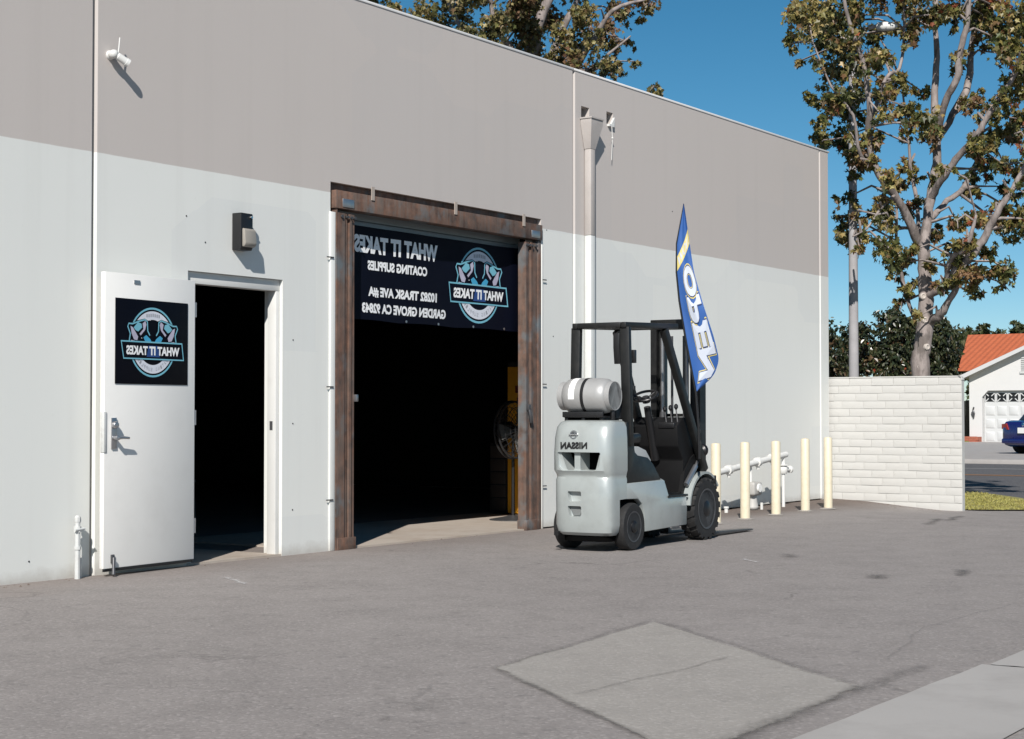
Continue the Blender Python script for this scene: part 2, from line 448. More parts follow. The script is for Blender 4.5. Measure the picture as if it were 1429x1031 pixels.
def seam(pts, w0, seed, name='patch_seam', mat=None, dz=.008):
    r_ = random.Random(seed); L_ = []; R_ = []
    P = []
    for a, b in zip(pts, pts[1:]):
        for k in range(12): P.append((a[0]+(b[0]-a[0])*k/12, a[1]+(b[1]-a[1])*k/12))
    P.append(pts[-1])
    off = 0
    for i, p in enumerate(P):
        a = Vector(P[max(i-1, 0)]); b = Vector(P[min(i+1, len(P)-1)]); d = (b - a).normalized(); n = Vector((-d.y, d.x))
        off = off * .7 + r_.uniform(-.014, .014); ww = w0 * r_.uniform(.35, 1.15) / 2
        q = Vector(p) + n * off
        L_.append(q + n * ww); R_.append(q - n * ww)
    mb_ = MB()
    C_ = [(a + b) / 2 for a, b in zip(L_, R_)]
    L_ = [c + (p - c) * 1.6 for p, c in zip(L_, C_)]; R_ = [c + (p - c) * 1.6 for p, c in zip(R_, C_)]
    n = len(L_)
    mb_.add([(p.x, p.y, gz(p.x, p.y) + dz) for p in L_ + C_ + R_], [(n+i, n+i+1, i+1, i) for i in range(n - 1)] + [(2*n+i, 2*n+i+1, n+i+1, n+i) for i in range(n - 1)])
    o = mb_.build(name, mat or M['tar'], recalc=False, smooth=0)
    a_ = o.data.attributes.new('feather', 'FLOAT', 'POINT')
    for i in range(n): a_.data[n + i].value = 1.0 if 0 < i < n - 1 else 0.0
    return tag(o, kind='structure')
seam([(8.05, -4.49), (6.16, -4.71)], .05, 3)
seam([(6.16, -4.71), (5.05, -6.13)], .045, 4)
seam([(8.02, -4.5), (6.58, -6.27)], .05, 5)
seam([(7.3, -6.29), (6.55, -6.29), (4.6, -6.36)], .11, 6)
seam([(7.02, -5.47), (5.72, -5.42)], .03, 8)
seam([(7.3, -6.1), (8.6, -5.8), (9.9, -5.9)], .02, 11, mat=M['hair'])
seam([(5.7, -4.75), (5.2, -5.0), (4.7, -4.95), (4.2, -5.2)], .02, 12, mat=M['hair'])
# skid marks and a worn dab of white paint
for i, (a, b) in enumerate([((12.15, -3.45), (12.45, -3.28)), ((16.5, -2.95), (17.6, -2.72)), ((17.3, -2.9), (18.6, -2.65)), ((11.4, -5.05), (11.9, -4.9)), ((10.9, -4.6), (11.2, -4.55))]):
    seam([a, b], .13, 20 + i, 'tyre_mark', M['faint'], .006)
seam([(11.85, -3.18), (11.6, -3.42)], .05, 31, 'paint_mark', M['worn_white'], .006)
seam([(8.55, -.85), (8.2, -1.35)], .05, 32, 'paint_mark', M['worn_white'], .006)
seam([(5.2, -5.03), (5.08, -5.1)], .09, 33, 'oil_spot', M['tar'], .006)
seam([(4.93, -5.06), (4.86, -5.12)], .06, 34, 'oil_spot', M['tar'], .006)
# concrete gutter ribbon, slab by slab
for i, (x0, x1) in enumerate([(-3.0, .1), (.115, 3.6), (3.615, 7.44), (7.455, 10.9), (10.915, 14.4), (14.415, 18.0), (18.02, 21.6)]):
    poly = ragged([(x0, -7.12), (x1, -7.10), (x1, -6.49), (x0, -6.52)], 12, .008, 40 + i)
    o = sheet('gutter_slab', poly, M['concrete'], .006)

# street beyond the lot
def strip(name, x0, x1, y0, y1, mat, dz):
    return sheet(name, [(x0, y0), (x1, y0), (x1, y1), (x0, y1)], mat, dz)
road_poly = [(22.4, -60), (41.3, -60), (41.3, 60), (26.0, 60), (26.0, .3), (25.6, -.75), (24.6, -1.45), (23.4, -1.95), (22.4, -2.6)]
sheet('road', road_poly, M['road'], .012)
M['yellow'] = plain('road_yellow', (.42, .20, .07), .8, var=.25, scale=9, dirt=(.1,.1,.1), dirt_amt=.5)
M['roadwhite'] = plain('road_white', (.42, .41, .40), .8, var=.2, scale=9, dirt=(.1,.1,.1), dirt_amt=.5)
for x in (33.35, 33.6): strip('center_line', x, x + .12, -60, 60, M['yellow'], .017)
strip('edge_line', 37.45, 37.6, -60, 60, M['roadwhite'], .017)
mb = MB(); mb.box(41.3, 41.5, -60, 60, -.2, .0); tag(mb.build('kerb', M['walk'], bev=.02), kind='structure')
mb = MB(); mb.box(41.5, 44.0, -60, 60, -.2, .004); tag(mb.build('sidewalk', M['walk']), kind='structure')
mb = MB(); mb.box(44.0, 69.2, 4.0, 14.0, -.3, -.02); tag(mb.build('driveway', M['walk']), kind='structure')
M['grass'] = plain('grass_ground', (.24, .22, .065), .9, var=.35, scale=6, bmp=.6, bscale=50, dirt=(.22,.15,.08), dirt_amt=.6)
sheet('lawn', [(21.3, -1.9), (21.62, -2.4), (22.4, -2.62), (23.4, -1.98), (24.6, -1.48), (25.55, -.78), (25.95, .28), (25.95, 30), (21.3, 30)], M['grass'], .018, sub=3)
mb = MB(); mb.box(44.0, 90, 14.0, 60, -.3, .02); mb.box(44.0, 90, -60, 4.0, -.3, .02)
tag(mb.build('front_lawn', M['grass']), kind='structure')
# grass blades on the near verge
mb = MB(); r_ = random.Random(5)
def in_verge(x, y):
    return x > 21.25 and y < .5 and y > -2.62 + .05 and (x < 22.4 or y > -2.62 + (x - 22.4) * .62) and x < 25.9
cnt = 0
while cnt < 9000:
    x = r_.uniform(21.25, 25.9); y = r_.uniform(-2.6, .4)
    if x < 21.62 and y < -1.9 - (x - 21.3) * 1.6: continue
    if not in_verge(x, y): continue
    z = gz(x, y) + .015; h = r_.uniform(.012, .035); a = r_.uniform(0, 6.28); ww = .008
    dx, dy = math.cos(a) * ww, math.sin(a) * ww; lx, ly = r_.uniform(-.03, .03), r_.uniform(-.03, .03)
    mb.add([(x-dx, y-dy, z), (x+dx, y+dy, z), (x+lx, y+ly, z+h)], [(0, 1, 2)]); cnt += 1
M['blade'] = plain('grass_blades', (.27, .25, .065), .7, var=.5, scale=3, dirt=(.30,.22,.09), dirt_amt=.8)
tag(mb.build('grass', M['blade'], recalc=False, smooth=0), 'short dry green grass on the verge by the street', 'grass', kind='stuff')

# ---------------------------------------------------------------- industrial building
bld = thing('industrial_building', 'long tilt-up concrete building painted taupe above pale grey with open doors', 'building', (14, 3, 0))
TOP = 4.63
def panel(x0, x1, holes=(), ch=.014):
    xs = sorted(set([x0, x0 + ch, x1 - ch, x1] + [h[0] for h in holes] + [h[1] for h in holes]))
    zs = sorted(set([-.3, TOP] + [h[2] for h in holes] + [h[3] for h in holes]))
    inside = lambda x, z: any(h[0] - 1e-6 < x < h[1] + 1e-6 and h[2] - 1e-6 < z < h[3] + 1e-6 for h in holes)
    m_ = MB(); nx, nz = len(xs), len(zs)
    yf = lambda x: ch if x in (x0, x1) else 0.0
    for x in xs:
        for z in zs: m_.v.append((x, yf(x), z))
    n = len(m_.v)
    for x in xs:
        for z in zs: m_.v.append((x, .19, z))
    hole = lambda i, j: i < 0 or j < 0 or i >= nx-1 or j >= nz-1 or inside((xs[i]+xs[i+1])/2, (zs[j]+zs[j+1])/2)
    for i in range(nx - 1):
        for j in range(nz - 1):
            if hole(i, j): continue
            a, b, c, d = i*nz+j, (i+1)*nz+j, (i+1)*nz+j+1, i*nz+j+1
            m_.f += [(a, b, c, d), (n+d, n+c, n+b, n+a)]
            if hole(i-1, j): m_.f.append((a, d, n+d, n+a))
            if hole(i+1, j): m_.f.append((b, n+b, n+c, c))
            if hole(i, j-1): m_.f.append((a, n+a, n+b, b))
            if hole(i, j+1): m_.f.append((d, c, n+c, n+d))
    return m_.build('wall_panel', M['wall'], bld, smooth=0)
panel(-12, 8.090)
panel(8.112, 14.486, [(9.02, 10.075, -.3, 2.195), (10.66, 13.88, -.3, 3.05)])
panel(14.508, 20.70, [(14.64, 14.80, 4.17, 4.29), (15.15, 15.285, 4.18, 4.31)])
panel(20.716, 21.0)
for x0, x1 in ((8.09, 8.112), (14.486, 14.508), (20.70, 20.716)): MB().box(x0 - .004, x1 + .004, .022, .15, -.3, TOP - .01).build('joint_sealant', M['sealant'], bld)
for x0, x1 in ((-12, 8.1), (8.102, 14.496), (14.498, 21.02)):
    MB().box(x0, x1, -.008, .2, TOP + .001, TOP + .024).build('coping', M['coping'], bld, bev=.004)
# body behind the front wall
MB().box(-12, 21.0, 12.0, 12.2, -.3, TOP).build('back_wall', M['wall'], bld)
MB().box(20.8, 21.0, .192, 12.0, -.3, TOP).build('side_wall', M['wall'], bld)
MB().box(-12, -11.8, .192, 12.0, -.3, TOP).build('side_wall', M['wall'], bld)
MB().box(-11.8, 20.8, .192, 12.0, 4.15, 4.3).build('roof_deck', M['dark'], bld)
MB().box(20.74, 20.8, .192, 11.94, 0.02, 4.15).build('shade_lining', M['dark'], bld)  # lining added near-black to soak up bounced light inside
MB().box(-11.8, 20.74, 11.94, 12.0, 0.02, 4.15).build('shade_lining', M['dark'], bld)
MB().box(-11.8, -11.74, .192, 11.94, 0.02, 4.15).build('shade_lining', M['dark'], bld)
M['slabdark'] = concrete('dark_floor', (.16,.145,.13), .2, (.08,.07,.06))  # darker concrete for the floor deeper inside
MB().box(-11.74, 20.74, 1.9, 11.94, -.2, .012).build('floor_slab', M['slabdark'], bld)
mb = MB(); mb.box(10.66, 20.74, .0, 1.9, -.2, .014); mb.box(9.02, 10.075, .004, 1.9, -.2, .016)
mb.build('threshold_slab', M['slab'], bld)
# black blocks painting the dark depth of the scupper holes; bolt holes
for x0, x1, z0, z1 in ((14.64, 14.80, 4.17, 4.29), (15.15, 15.285, 4.18, 4.31)):
    MB().box(x0, x1, .13, .18, z0, z1).build('scupper', M['gap'], bld)
for x, z in ((10.2, 1.72), (10.2, 1.05), (10.2, .36), (9.2, 2.42), (9.0, 2.6), (7.3, .2), (7.55, .14), (13.98, 2.95), (14.1, 1.9), (16.6, 3.4), (7.1, 1.25)):
    MB().lathe([(.006, 0), (.006, .004)], (x, -.003, z), (0, 1, 0), 8).build('bolt_hole', M['blackmatte'], bld, smooth=0)

# personnel door frame (set back in the wall) and the leaf swung flat against the wall
fr = MB(); fr.box(9.022, 10.073, .03, .12, 2.105, 2.193); fr.box(10.03, 10.073, .03, .12, .0, 2.104); fr.box(9.022, 9.10, .03, .12, .0, 2.104)
dfr = fr.build('door_frame', M['white'], bld, bev=.004)
MB().box(10.026, 10.03, .06, .09, 1.0, 1.07).build('strike', M['steel'], dfr)
hx, hy, ang = 9.03, -.045, R(4.2)
LW, LT, LZ0, LZ1 = .95, .045, .055, 2.115
cA, sA = math.cos(ang), math.sin(ang)
def lf(a, b, z):            # a: from hinge towards the free edge, b: out of the leaf's visible face
    return (hx - a * cA - b * sA, hy - a * sA - b * cA, z)
def leafbox(m_, a0, a1, b0, b1, z0, z1):
    return m_.add([lf(a, b, z) for z in (z0, z1) for a, b in ((a0, b0), (a1, b0), (a1, b1), (a0, b1))],
           [(0,3,2,1),(4,5,6,7),(0,1,5,4),(1,2,6,5),(2,3,7,6),(3,0,4,7)])
door = leafbox(MB(), 0, LW, -LT/2, LT/2, LZ0, LZ1).build('door', M['doorwhite'], bld, bev=.003)
F0 = LT / 2
hd = leafbox(MB(), LW-.115, LW-.065, F0, F0+.012, .885, 1.10)
hd.lathe([(.026, 0), (.026, .018), (.02, .03)], lf(LW-.09, F0+.01, 1.05), Vector(lf(0,1,0)) - Vector(lf(0,0,0)), 16)
hd.lathe([(.018, 0), (.016, .05)], lf(LW-.09, F0+.01, .96), Vector(lf(0,1,0)) - Vector(lf(0,0,0)), 16)
hd.tube([lf(LW-.09, F0+.052, .96), lf(LW-.14, F0+.056, .962), lf(LW-.20, F0+.056, .958)], [.012, .011, .009], 10)
hd.build('handle', M['steel'], door, bev=.002)
leafbox(MB(), LW-.02, LW+.006, -.012, F0+.006, .86, 1.14).build('latch_guard', M['trim'], door, bev=.002)
st = leafbox(MB(), LW-.10, LW-.07, F0, F0+.014, .09, .15)
st.tube([lf(LW-.085, F0+.02, .13), lf(LW-.075, F0+.03, .07), lf(LW-.06, F0+.045, .012)], [.012, .011, .016], 8)
st.build('door_stop', M['darksteel'], door, bev=.002)
leafbox(MB(), .02, LW-.0, F0-.01, F0+.004, LZ0-.02, LZ0+.0).build('door_sweep', M['black'], door)
leafbox(MB(), LW-.35, LW-.29, F0, F0+.006, 2.05, 2.075).build('closer_plate', M['steel'], door)
for z in (.3, 1.1, 1.9): MB().tube([(hx+.012, hy-.012, z-.055), (hx+.012, hy-.012, z+.055)], .009, 8).build('hinge', M['steel'], door)

# roller shutter, rolled up
ro = thing('roller_door', 'rolled-up grey metal roller door above the banner in the large doorway', 'roller door', (12.3, .24, 2.6))
for k in range(4):
    z = 2.80 + .07 * k
    MB().prism([(0,0),(.012,.02),(.012,.045),(0,.066),(.03,.066),(.03,0)], lambda a, b, c: (c, .225 + .03 - a, z + b), 10.7, 13.84).build('slat', M['curtain'], ro)
MB().box(10.7, 13.84, .20, .26, 2.745, 2.792).build('bottom_bar', M['curtain'], ro, bev=.006)
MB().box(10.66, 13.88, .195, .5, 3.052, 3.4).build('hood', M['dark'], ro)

# rusty folding security gate pushed open to both sides
M['clip'] = plain('clip_paint', (.36, .31, .27), .7, var=.2, scale=20)
gate = thing('security_gate', 'rusty steel folding security gate drawn open around the large doorway', 'security gate', (12.27, .03, 0))
MB().box(10.70, 13.86, -.03, .09, 2.835, 2.985).build('header', M['rust'], gate, bev=.004)
MB().box(10.675, 13.872, .04, .10, 2.987, 3.046).build('header_lip', M['rust'], gate, bev=.003)
for x in (11.16, 12.37, 13.5): 
    MB().box(x, x + .04, -.038, -.031, 2.945, 3.06).build('clip', M['clip'], gate)
def channel(x0, x1, y0, y1, name='gate_bar', z0=.10, z1=2.80):
    wt = .006
    mb_ = MB().prism([(x0, y1), (x0, y0), (x1, y0), (x1, y1), (x1-wt, y1), (x1-wt, y0+wt), (x0+wt, y0+wt), (x0+wt, y1)], lambda a, b, c: (a, b, c), z0, z1)
    return mb_.build(name, M['rust'], gate)
for xs in ([(10.735, 10.825), (10.842, 10.870), (10.888, 10.916), (10.936, 10.966)], [(13.575, 13.605), (13.622, 13.650), (13.668, 13.696), (13.712, 13.80)]):
    for i, (a, b) in enumerate(xs):
        channel(a, b, -.02 + .014 * (i % 2), .07)
        xc = (a + b) / 2
        MB().tube([(xc, -.035, 2.77), (xc, -.005, 2.77)], .013, 10).build('roller', M['darksteel'], gate)
    MB().box(xs[0][0] - .004, xs[-1][1] + .004, -.03, .08, .0, .10).build('shoe', M['rust'], gate, bev=.004)
MB().box(13.806, 13.862, -.012, .06, .0, 2.83).build('jamb_angle', M['rust'], gate, bev=.003)
MB().box(10.72, 10.728, -.02, .08, .0, 2.83).build('jamb_angle', M['rust'], gate)
for x in (10.78, 13.66): MB().box(x, x+.15, -.036, -.03, 2.85, 2.92).build('bracket', M['steel'], gate, bev=.003)
MB().box(10.96, 10.99, -.035, .0, 1.23, 1.29).build('lock_hasp', M['steel'], gate, bev=.004)
mb = MB(); mb.box(13.585, 13.62, -.05, -.015, 1.16, 1.22); mb.tube([(13.60, -.045, 1.17), (13.615, -.05, 1.10), (13.625, -.045, 1.04)], [.016, .02, .014], 8)
mb.build('padlock', M['darksteel'], gate, bev=.003)
# white edge trim with tie pins on both sides of the doorway
for x0, x1, zs in ((10.648, 10.712, (.42, 1.35, 2.42)), (13.868, 13.893, (.42, 1.42, 2.45))):
    tr = MB().box(x0, x1, -.014, .05, .0, 2.80).build('edge_trim', M['wall'], bld, bev=.004)
    for z in zs: MB().tube([(x0-.05 if x0 < 11 else x1+.05, -.02, z), ((x0+x1)/2, -.02, z)], .006, 6).build('tie_pin', M['darksteel'], tr)

# ---------------------------------------------------------------- text and the printed emblem
def text2d(s, w, h, offset=.0, shear=0.0, mirror=True):
    """letter outlines filled flat, fitted into w x h, mirrored as they stand in the place"""
    cu = bpy.data.curves.new('lettering', 'FONT'); cu.body = s; cu.offset = offset; cu.shear = shear; cu.resolution_u = 4
    cu.fill_mode = 'BOTH'
    ob = bpy.data.objects.new('lettering', cu); COL.objects.link(ob)
    dg = bpy.context.evaluated_depsgraph_get()
    me = bpy.data.meshes.new_from_object(ob.evaluated_get(dg))
    bpy.data.objects.remove(ob); bpy.data.curves.remove(cu)
    co = np.array([v.co[:2] for v in me.vertices]); fs = [tuple(p.vertices) for p in me.polygons]
    bpy.data.meshes.remove(me)
    mn, mx = co.min(0), co.max(0)
    co = (co - mn) / (mx - mn) * np.array([w, h])
    if mirror: co[:, 0] = w - co[:, 0]; fs = [f[::-1] for f in fs]
    return co, fs
def flat(name, polys, mat, parent, fn, off, local=False):
    """flat print: polygons given in sign coordinates, laid 'off' in front of the board"""
    bm = bmesh.new()
    for p in polys: bm.faces.new([bm.verts.new((a, b, 0)) for a, b in p])
    bmesh.ops.remove_doubles(bm, verts=bm.verts[:], dist=1e-5)
    bmesh.ops.triangulate(bm, faces=bm.faces[:])
    xs = [v.co.x for v in bm.verts]; lim = max(.05, (max(xs) - min(xs)) / 14)
    for it in range(6):
        es = [e for e in bm.edges if e.calc_length() > lim]
        if not es: break
        bmesh.ops.subdivide_edges(bm, edges=es, cuts=1)
        bmesh.ops.triangulate(bm, faces=bm.faces[:])
    for v in bm.verts: v.co = fn(v.co.x, v.co.y, off)
    me = bpy.data.meshes.new(name); bm.to_mesh(me); bm.free(); me.materials.append(mat)
    return link(name, me, parent, local)
def lettering(s, x, y, w, h, mat, parent, fn, off, offset=.0, shear=0., name='lettering', local=False):
    co, fs = text2d(s, w, h, offset, shear)
    m_ = MB(); m_.add([fn(x + a, y + b, off) for a, b in co], fs)
    return m_.build(name, mat, parent, local, recalc=False, smooth=0)
def circ(r, a0, a1, n): return [(r*math.cos(R(a0+(a1-a0)*i/n)), r*math.sin(R(a0+(a1-a0)*i/n))) for i in range(n+1)]
def ringpoly(r0, r1, a0=0, a1=360, n=48):
    A = circ(r0, a0, a1, n); B = circ(r1, a0, a1, n)
    return [[A[i], B[i], B[i+1], A[i+1]] for i in range(n)]
def emblem(parent, fn0, cx, cy, r, bk):
    fn = lambda a, b, o: fn0(cx + a * r, cy + b * r, o)
    Z = lambda x, y: ((x - 475) / (390 * .71), (530 - y + (x - 475) * .055) / 390)
    def both(p):
        q = [Z(*c) for c in p]; return [q, [(-a, b) for a, b in q][::-1]]
    flat('emblem_ring', ringpoly(.945, 1.0), M['teal'], parent, fn, .0016)
    flat('emblem_band', ringpoly(.65, .895), M['pale'], parent, fn, .0016)
    dk = [(178,322),(196,304),(242,308),(300,282),(378,264),(420,290),(425,400),(448,446),(480,570),(200,580)]
    # dark printed ground behind the figures
    for q in both(dk): flat('emblem_backing', [q], bk, parent, fn, .0026)
    out = [(200,520),(213,430),(184,350),(196,318),(238,322),(318,292),(380,276),(408,300),(412,400),(438,452)]
    pl_ = [Vector(Z(*c)) for c in out]; lft = []; rgt = []
    for i_, p_ in enumerate(pl_):
        d = (pl_[min(i_ + 1, len(pl_) - 1)] - pl_[max(i_ - 1, 0)]).normalized(); n = Vector((-d.y, d.x)) * .021
        lft.append(tuple(p_ + n)); rgt.append(tuple(p_ - n))
    for sg in (1, -1):
        flat('emblem_outline', [[(sg*c[0], c[1]) for c in ((rgt[i_], rgt[i_+1], lft[i_+1], lft[i_]) if sg > 0 else (lft[i_], lft[i_+1], rgt[i_+1], rgt[i_]))] for i_ in range(len(pl_) - 1)], M['teal'], parent, fn, .0036)
    for q in both([(215,345),(243,362),(303,465),(292,505),(255,495),(228,430)]) + both([(352,318),(384,290),(397,330),(382,390),(332,452),(318,432),(362,380)]) + both([(222,500),(290,515),(290,560),(218,560)]):
        flat('emblem_figure', [q], M['lav'], parent, fn, .0036)
    for q in both([(250,362),(298,304),(338,320),(347,362),(302,408),(272,392)]): flat('emblem_figure', [q], M['teal'], parent, fn, .0046)
    for q in both([(362,472),(395,448),(440,490),(472,556),(430,552),(384,522)]): flat('emblem_figure', [q], M['blue'], parent, fn, .0046)
    for q in ([(-.5,.1),(-.46,.1),(-.48,.13)], [(-.15,.62),(-.11,.62),(-.13,.65)], [(.15,.62),(.19,.62),(.17,.65)]): flat('emblem_star', [q], M['printwhite'], parent, fn, .0046)
    T = [(-1.34, .02), (-1.23, -.50), (1.33, -.50), (1.25, .02)]
    flat('emblem_banner', [T[::1]], M['teal'], parent, fn, .0056)
    Ti = [(-1.30, -.02), (-1.205, -.46), (1.285, -.46), (1.215, -.02)]
    flat('emblem_banner', [Ti], bk, parent, fn, .0064)
    flat('emblem_blue_field', [[(-.28, -.42), (.28, -.42), (.2, -.1), (-.2, -.1)]], M['deepblue'], parent, fn, .007)  # deep blue printed field behind the words
    lettering('WHAT IT TAKES', -1.12, -.375, 2.24, .26, M['printwhite'], parent, fn, .0078, .045)
    # small words running round the band
    s_ = 'COATING SUPPLIES'
    m_ = MB()
    for i, ch_ in enumerate(s_):
        if ch_ == ' ': continue
        an = R(270 + (7.5 - i) * 7.6)          # mirrored: the first letter is on the right
        co, fs = text2d(ch_, .062, .10, .0)
        t_ = Vector((-math.sin(an), math.cos(an))); n_ = Vector((math.cos(an), math.sin(an)))
        c0 = n_ * .83
        m_.add([fn(*(c0 + t_ * (a - .031) - n_ * b), .0026) for a, b in co], fs)
    m_.build('lettering', M['printgrey'], parent, recalc=False, smooth=0)
    flat('emblem_mark', [q for k in range(-3, 4) for q in [[(k*.085-.025, .735-abs(k)*.008), (k*.085+.025, .735-abs(k)*.008), (k*.085+.025, .825-abs(k)*.008), (k*.085-.025, .825-abs(k)*.008)]]], M['printgrey'], parent, fn, .0026)

# square sign on the door leaf
ds = thing('door_sign', 'black square company sign with blue round emblem on the open white door', 'sign', lf(.45, F0, 1.64))
c0s = leafbox(MB(), .085, .85, F0 + .001, F0 + .006, 1.338, 1.940).build('board', M['signblack'], ds, bev=.003)
sgn = lambda a, b, o: lf(.4675 - a, F0 + .007 + o, 1.639 + b)
emblem(ds, sgn, 0, 0, .25, M['signblack'])

# banner in the large doorway
ban = thing('banner', 'navy vinyl company banner with white lettering and emblem hung across large doorway', 'banner', (12.4, .15, 1.93))
def bfn(a, b, o):          # a: world X, b: world Z
    q = (2.75 - b) / .82
    y = .15 + .012 * math.sin(a * 2.6 + .5) * q + .02 * q * q * math.sin(a * 1.1) - .02 * math.exp(-((a - 13.6) / .1) ** 2) + .006 * math.sin(a * 7.1 + b * 3)
    return (a, y - o, b)
nx_, nz_ = 60, 16
mb = MB()
def brt(v): return 13.665 + .075 * v ** 1.5
for i in range(nx_ + 1):
    for j in range(nz_ + 1):
        v = j / nz_; u_ = i / nx_
        x = 10.9 + (brt(v) - 10.9) * u_
        sag = .02 * math.sin(math.pi * ((u_ * 3.2) % 1)) * (v > .9) * (1) * .5
        mb.v.append(bfn(x, 2.745 - .815 * v + sag, 0))
for i in range(nx_):
    for j in range(nz_):
        a = i * (nz_ + 1) + j; b = (i + 1) * (nz_ + 1) + j
        mb.f.append((a, a + 1, b + 1, b))
mb.build('cloth', M['navy'], ban, recalc=False, smooth=60)
lettering('WHAT IT TAKES', 11.14, 2.515, 1.225, .155, M['printwhite'], ban, bfn, .005, .05)
lettering('COATING SUPPLIES', 11.325, 2.372, .875, .084, M['printwhite'], ban, bfn, .005, .05)
lettering('10282 TRASK AVE #A', 11.325, 2.138, 1.04, .092, M['printwhite'], ban, bfn, .005, .05)
lettering('GARDEN GROVE CA 92843', 11.235, 1.998, 1.285, .088, M['printwhite'], ban, bfn, .005, .05)
emblem(ban, bfn, 13.03, 2.345, .36, M['navy'])
for x in (11.9, 12.4, 12.95, 13.45, 13.72): MB().lathe([(.012, 0), (.012, .004)], bfn(x, 1.95, .006), (0, -1, 0), 10).build('grommet', M['steel'], ban)
# ---------------------------------------------------------------- fixtures on the wall
sc_ = thing('security_camera', 'small white bullet security camera high on the taupe wall', 'camera', (8.2, 0, 3.68))
MB().lathe([(.034, 0), (.034, .012), (.028, .025)], (8.235, .0, 3.665), (0, -1, 0), 20).build('mount', M['white'], sc_)
MB().lathe([(0.002, -.035), (.02, -.028), (.031, -.008), (.032, .012), (.026, .03), (.006, .038)], (8.225, -.045, 3.665), (0, -1, .1), 18).build('ball', M['white'], sc_, smooth=60)
ax = Vector((.80, -.36, -.48)).normalized()
B0 = Vector((8.245, -.062, 3.658))
MB().lathe([(.018, 0), (.027, .01), (.027, .075), (.030, .077), (.030, .10), (.025, .10), (.023, .09)], B0, ax, 20).build('body', M['white'], sc_)
MB().lathe([(.0225, 0), (.0225, .004)], B0 + ax * .091, ax, 18).build('lens', M['black'], sc_)
MB().tube([(8.255, -.066, 3.675), (8.262, -.066, 3.72), (8.275, -.06, 3.79)], .005, 8).build('antenna', M['white'], sc_)

wl = thing('wall_lamp', 'black wall lamp with frosted lens on the wall above the open door', 'lamp', (9.56, 0, 2.39))
MB().prism([(0, 0), (-.085, 0), (-.095, .02), (-.095, .275), (-.09, .285), (0, .285)], lambda a, b, c: (c, a, 2.385 + b), 9.49, 9.622).build('housing', M['black'], wl, bev=.005)
M['lens'] = plain('frosted_lens', (.27, .25, .22), .35, var=.08, scale=8)
MB().prism([(-.03, 0), (-.125, .015), (-.14, .04), (-.13, .15), (-.115, .165), (-.03, .17)], lambda a, b, c: (c, a * .92, 2.397 + b * .93), 9.505, 9.632).build('lens', M['lens'], wl, bev=.008)
MB().lathe([(.012, 0), (.01, .012)], (9.60, -.095, 2.64), (0, -1, 0), 10).build('photocell', M['chrome'], wl)

dp = thing('downspout', 'painted square downspout with funnel head on the wall behind the forklift', 'downspout', (14.72, -.05, 0))
paint_up = plain('taupe_pipe_paint', (.40, .37, .35), .6, var=.06, scale=5, dirt=(.25,.22,.2), dirt_amt=.25)
paint_lo = plain('pale_pipe_paint', (.56, .575, .56), .55, var=.05, scale=5, dirt=(.35,.33,.3), dirt_amt=.2)
def fr_(z, hw, d0, d1, cx=14.735): return [(cx-hw, -d1, z), (cx+hw, -d1, z), (cx+hw, -d0, z), (cx-hw, -d0, z)]
MB().loft([fr_(3.85, .048, .010, .085), fr_(4.10, .115, .006, .135), fr_(4.15, .115, .006, .135)]).build('funnel_head', paint_up, dp)
MB().loft([fr_(4.151, .124, .003, .145), fr_(4.166, .124, .003, .145)]).build('rim', paint_up, dp)
MB().loft([fr_(4.167, .105, .02, .125), fr_(4.168, .105, .02, .125)]).build('opening', M['gap'], dp)
MB().box(14.69, 14.78, -.085, -.010, 2.96, 3.849).build('upper_pipe', paint_up, dp, bev=.008)
MB().box(14.69, 14.78, -.085, -.010, .12, 2.959).build('lower_pipe', paint_lo, dp, bev=.008)
for z in (.7,): MB().box(14.67, 14.80, -.088, -.002, z, z + .03).build('strap', paint_lo, dp)
MB().loft([[(14.69,-.085,.119),(14.78,-.085,.119),(14.78,-.010,.119),(14.69,-.010,.119)], [(14.69,-.16,.03),(14.78,-.16,.03),(14.78,-.07,.0),(14.69,-.07,.0)]]).build('shoe', paint_lo, dp)

hg = thing('hanging_wire', 'short white wire with bracket hanging from the small hole near roof', 'wire', (15.2, -.01, 4.2))
MB().box(15.165, 15.27, -.03, .02, 4.155, 4.178).build('bracket', M['white'], hg)
MB().prism([(15.21, 4.178), (15.28, 4.178), (15.28, 4.26)], lambda a, b, c: (a, c, b), -.025, .0).build('flap', M['white'], hg)
MB().tube([(15.21, -.03, 4.16), (15.215, -.035, 4.02), (15.205, -.03, 3.80)], .004, 6).build('cord', M['white'], hg)
MB().lathe([(.003,-.015),(.014,0),(.003,.015)], (15.214, -.035, 4.03), (0,0,1), 8).build('bead', M['white'], hg)

# white stub pipe at the far left
sp = thing('standpipe', 'short white painted pipe with shutoff valve at the wall foot beside open door', 'pipe', (7.9, -.08, 0))
MB().tube([(7.9, -.08, -.02), (7.9, -.08, .40)], [.020, .018], 12).build('pipe', M['trim'], sp)
MB().lathe([(.025, 0), (.025, .022)], (7.9, -.08, .20), (0,0,1), 12).build('collar', M['trim'], sp)
MB().lathe([(.02, 0), (.023, .01), (.022, .035), (.012, .048)], (7.9, -.08, .385), (0,0,1), 8).build('cap', M['trim'], sp)
MB().tube([(7.86, -.10, .335), (7.945, -.10, .342)], .009, 8).lathe([(.025, 0), (.025, .04)], (7.9, -.08, .318), (0,0,1), 12).build('valve', M['trim'], sp)
MB().tube([(7.945, -.05, -.02), (7.945, -.05, .14)], .014, 8).build('side_pipe', M['trim'], sp)

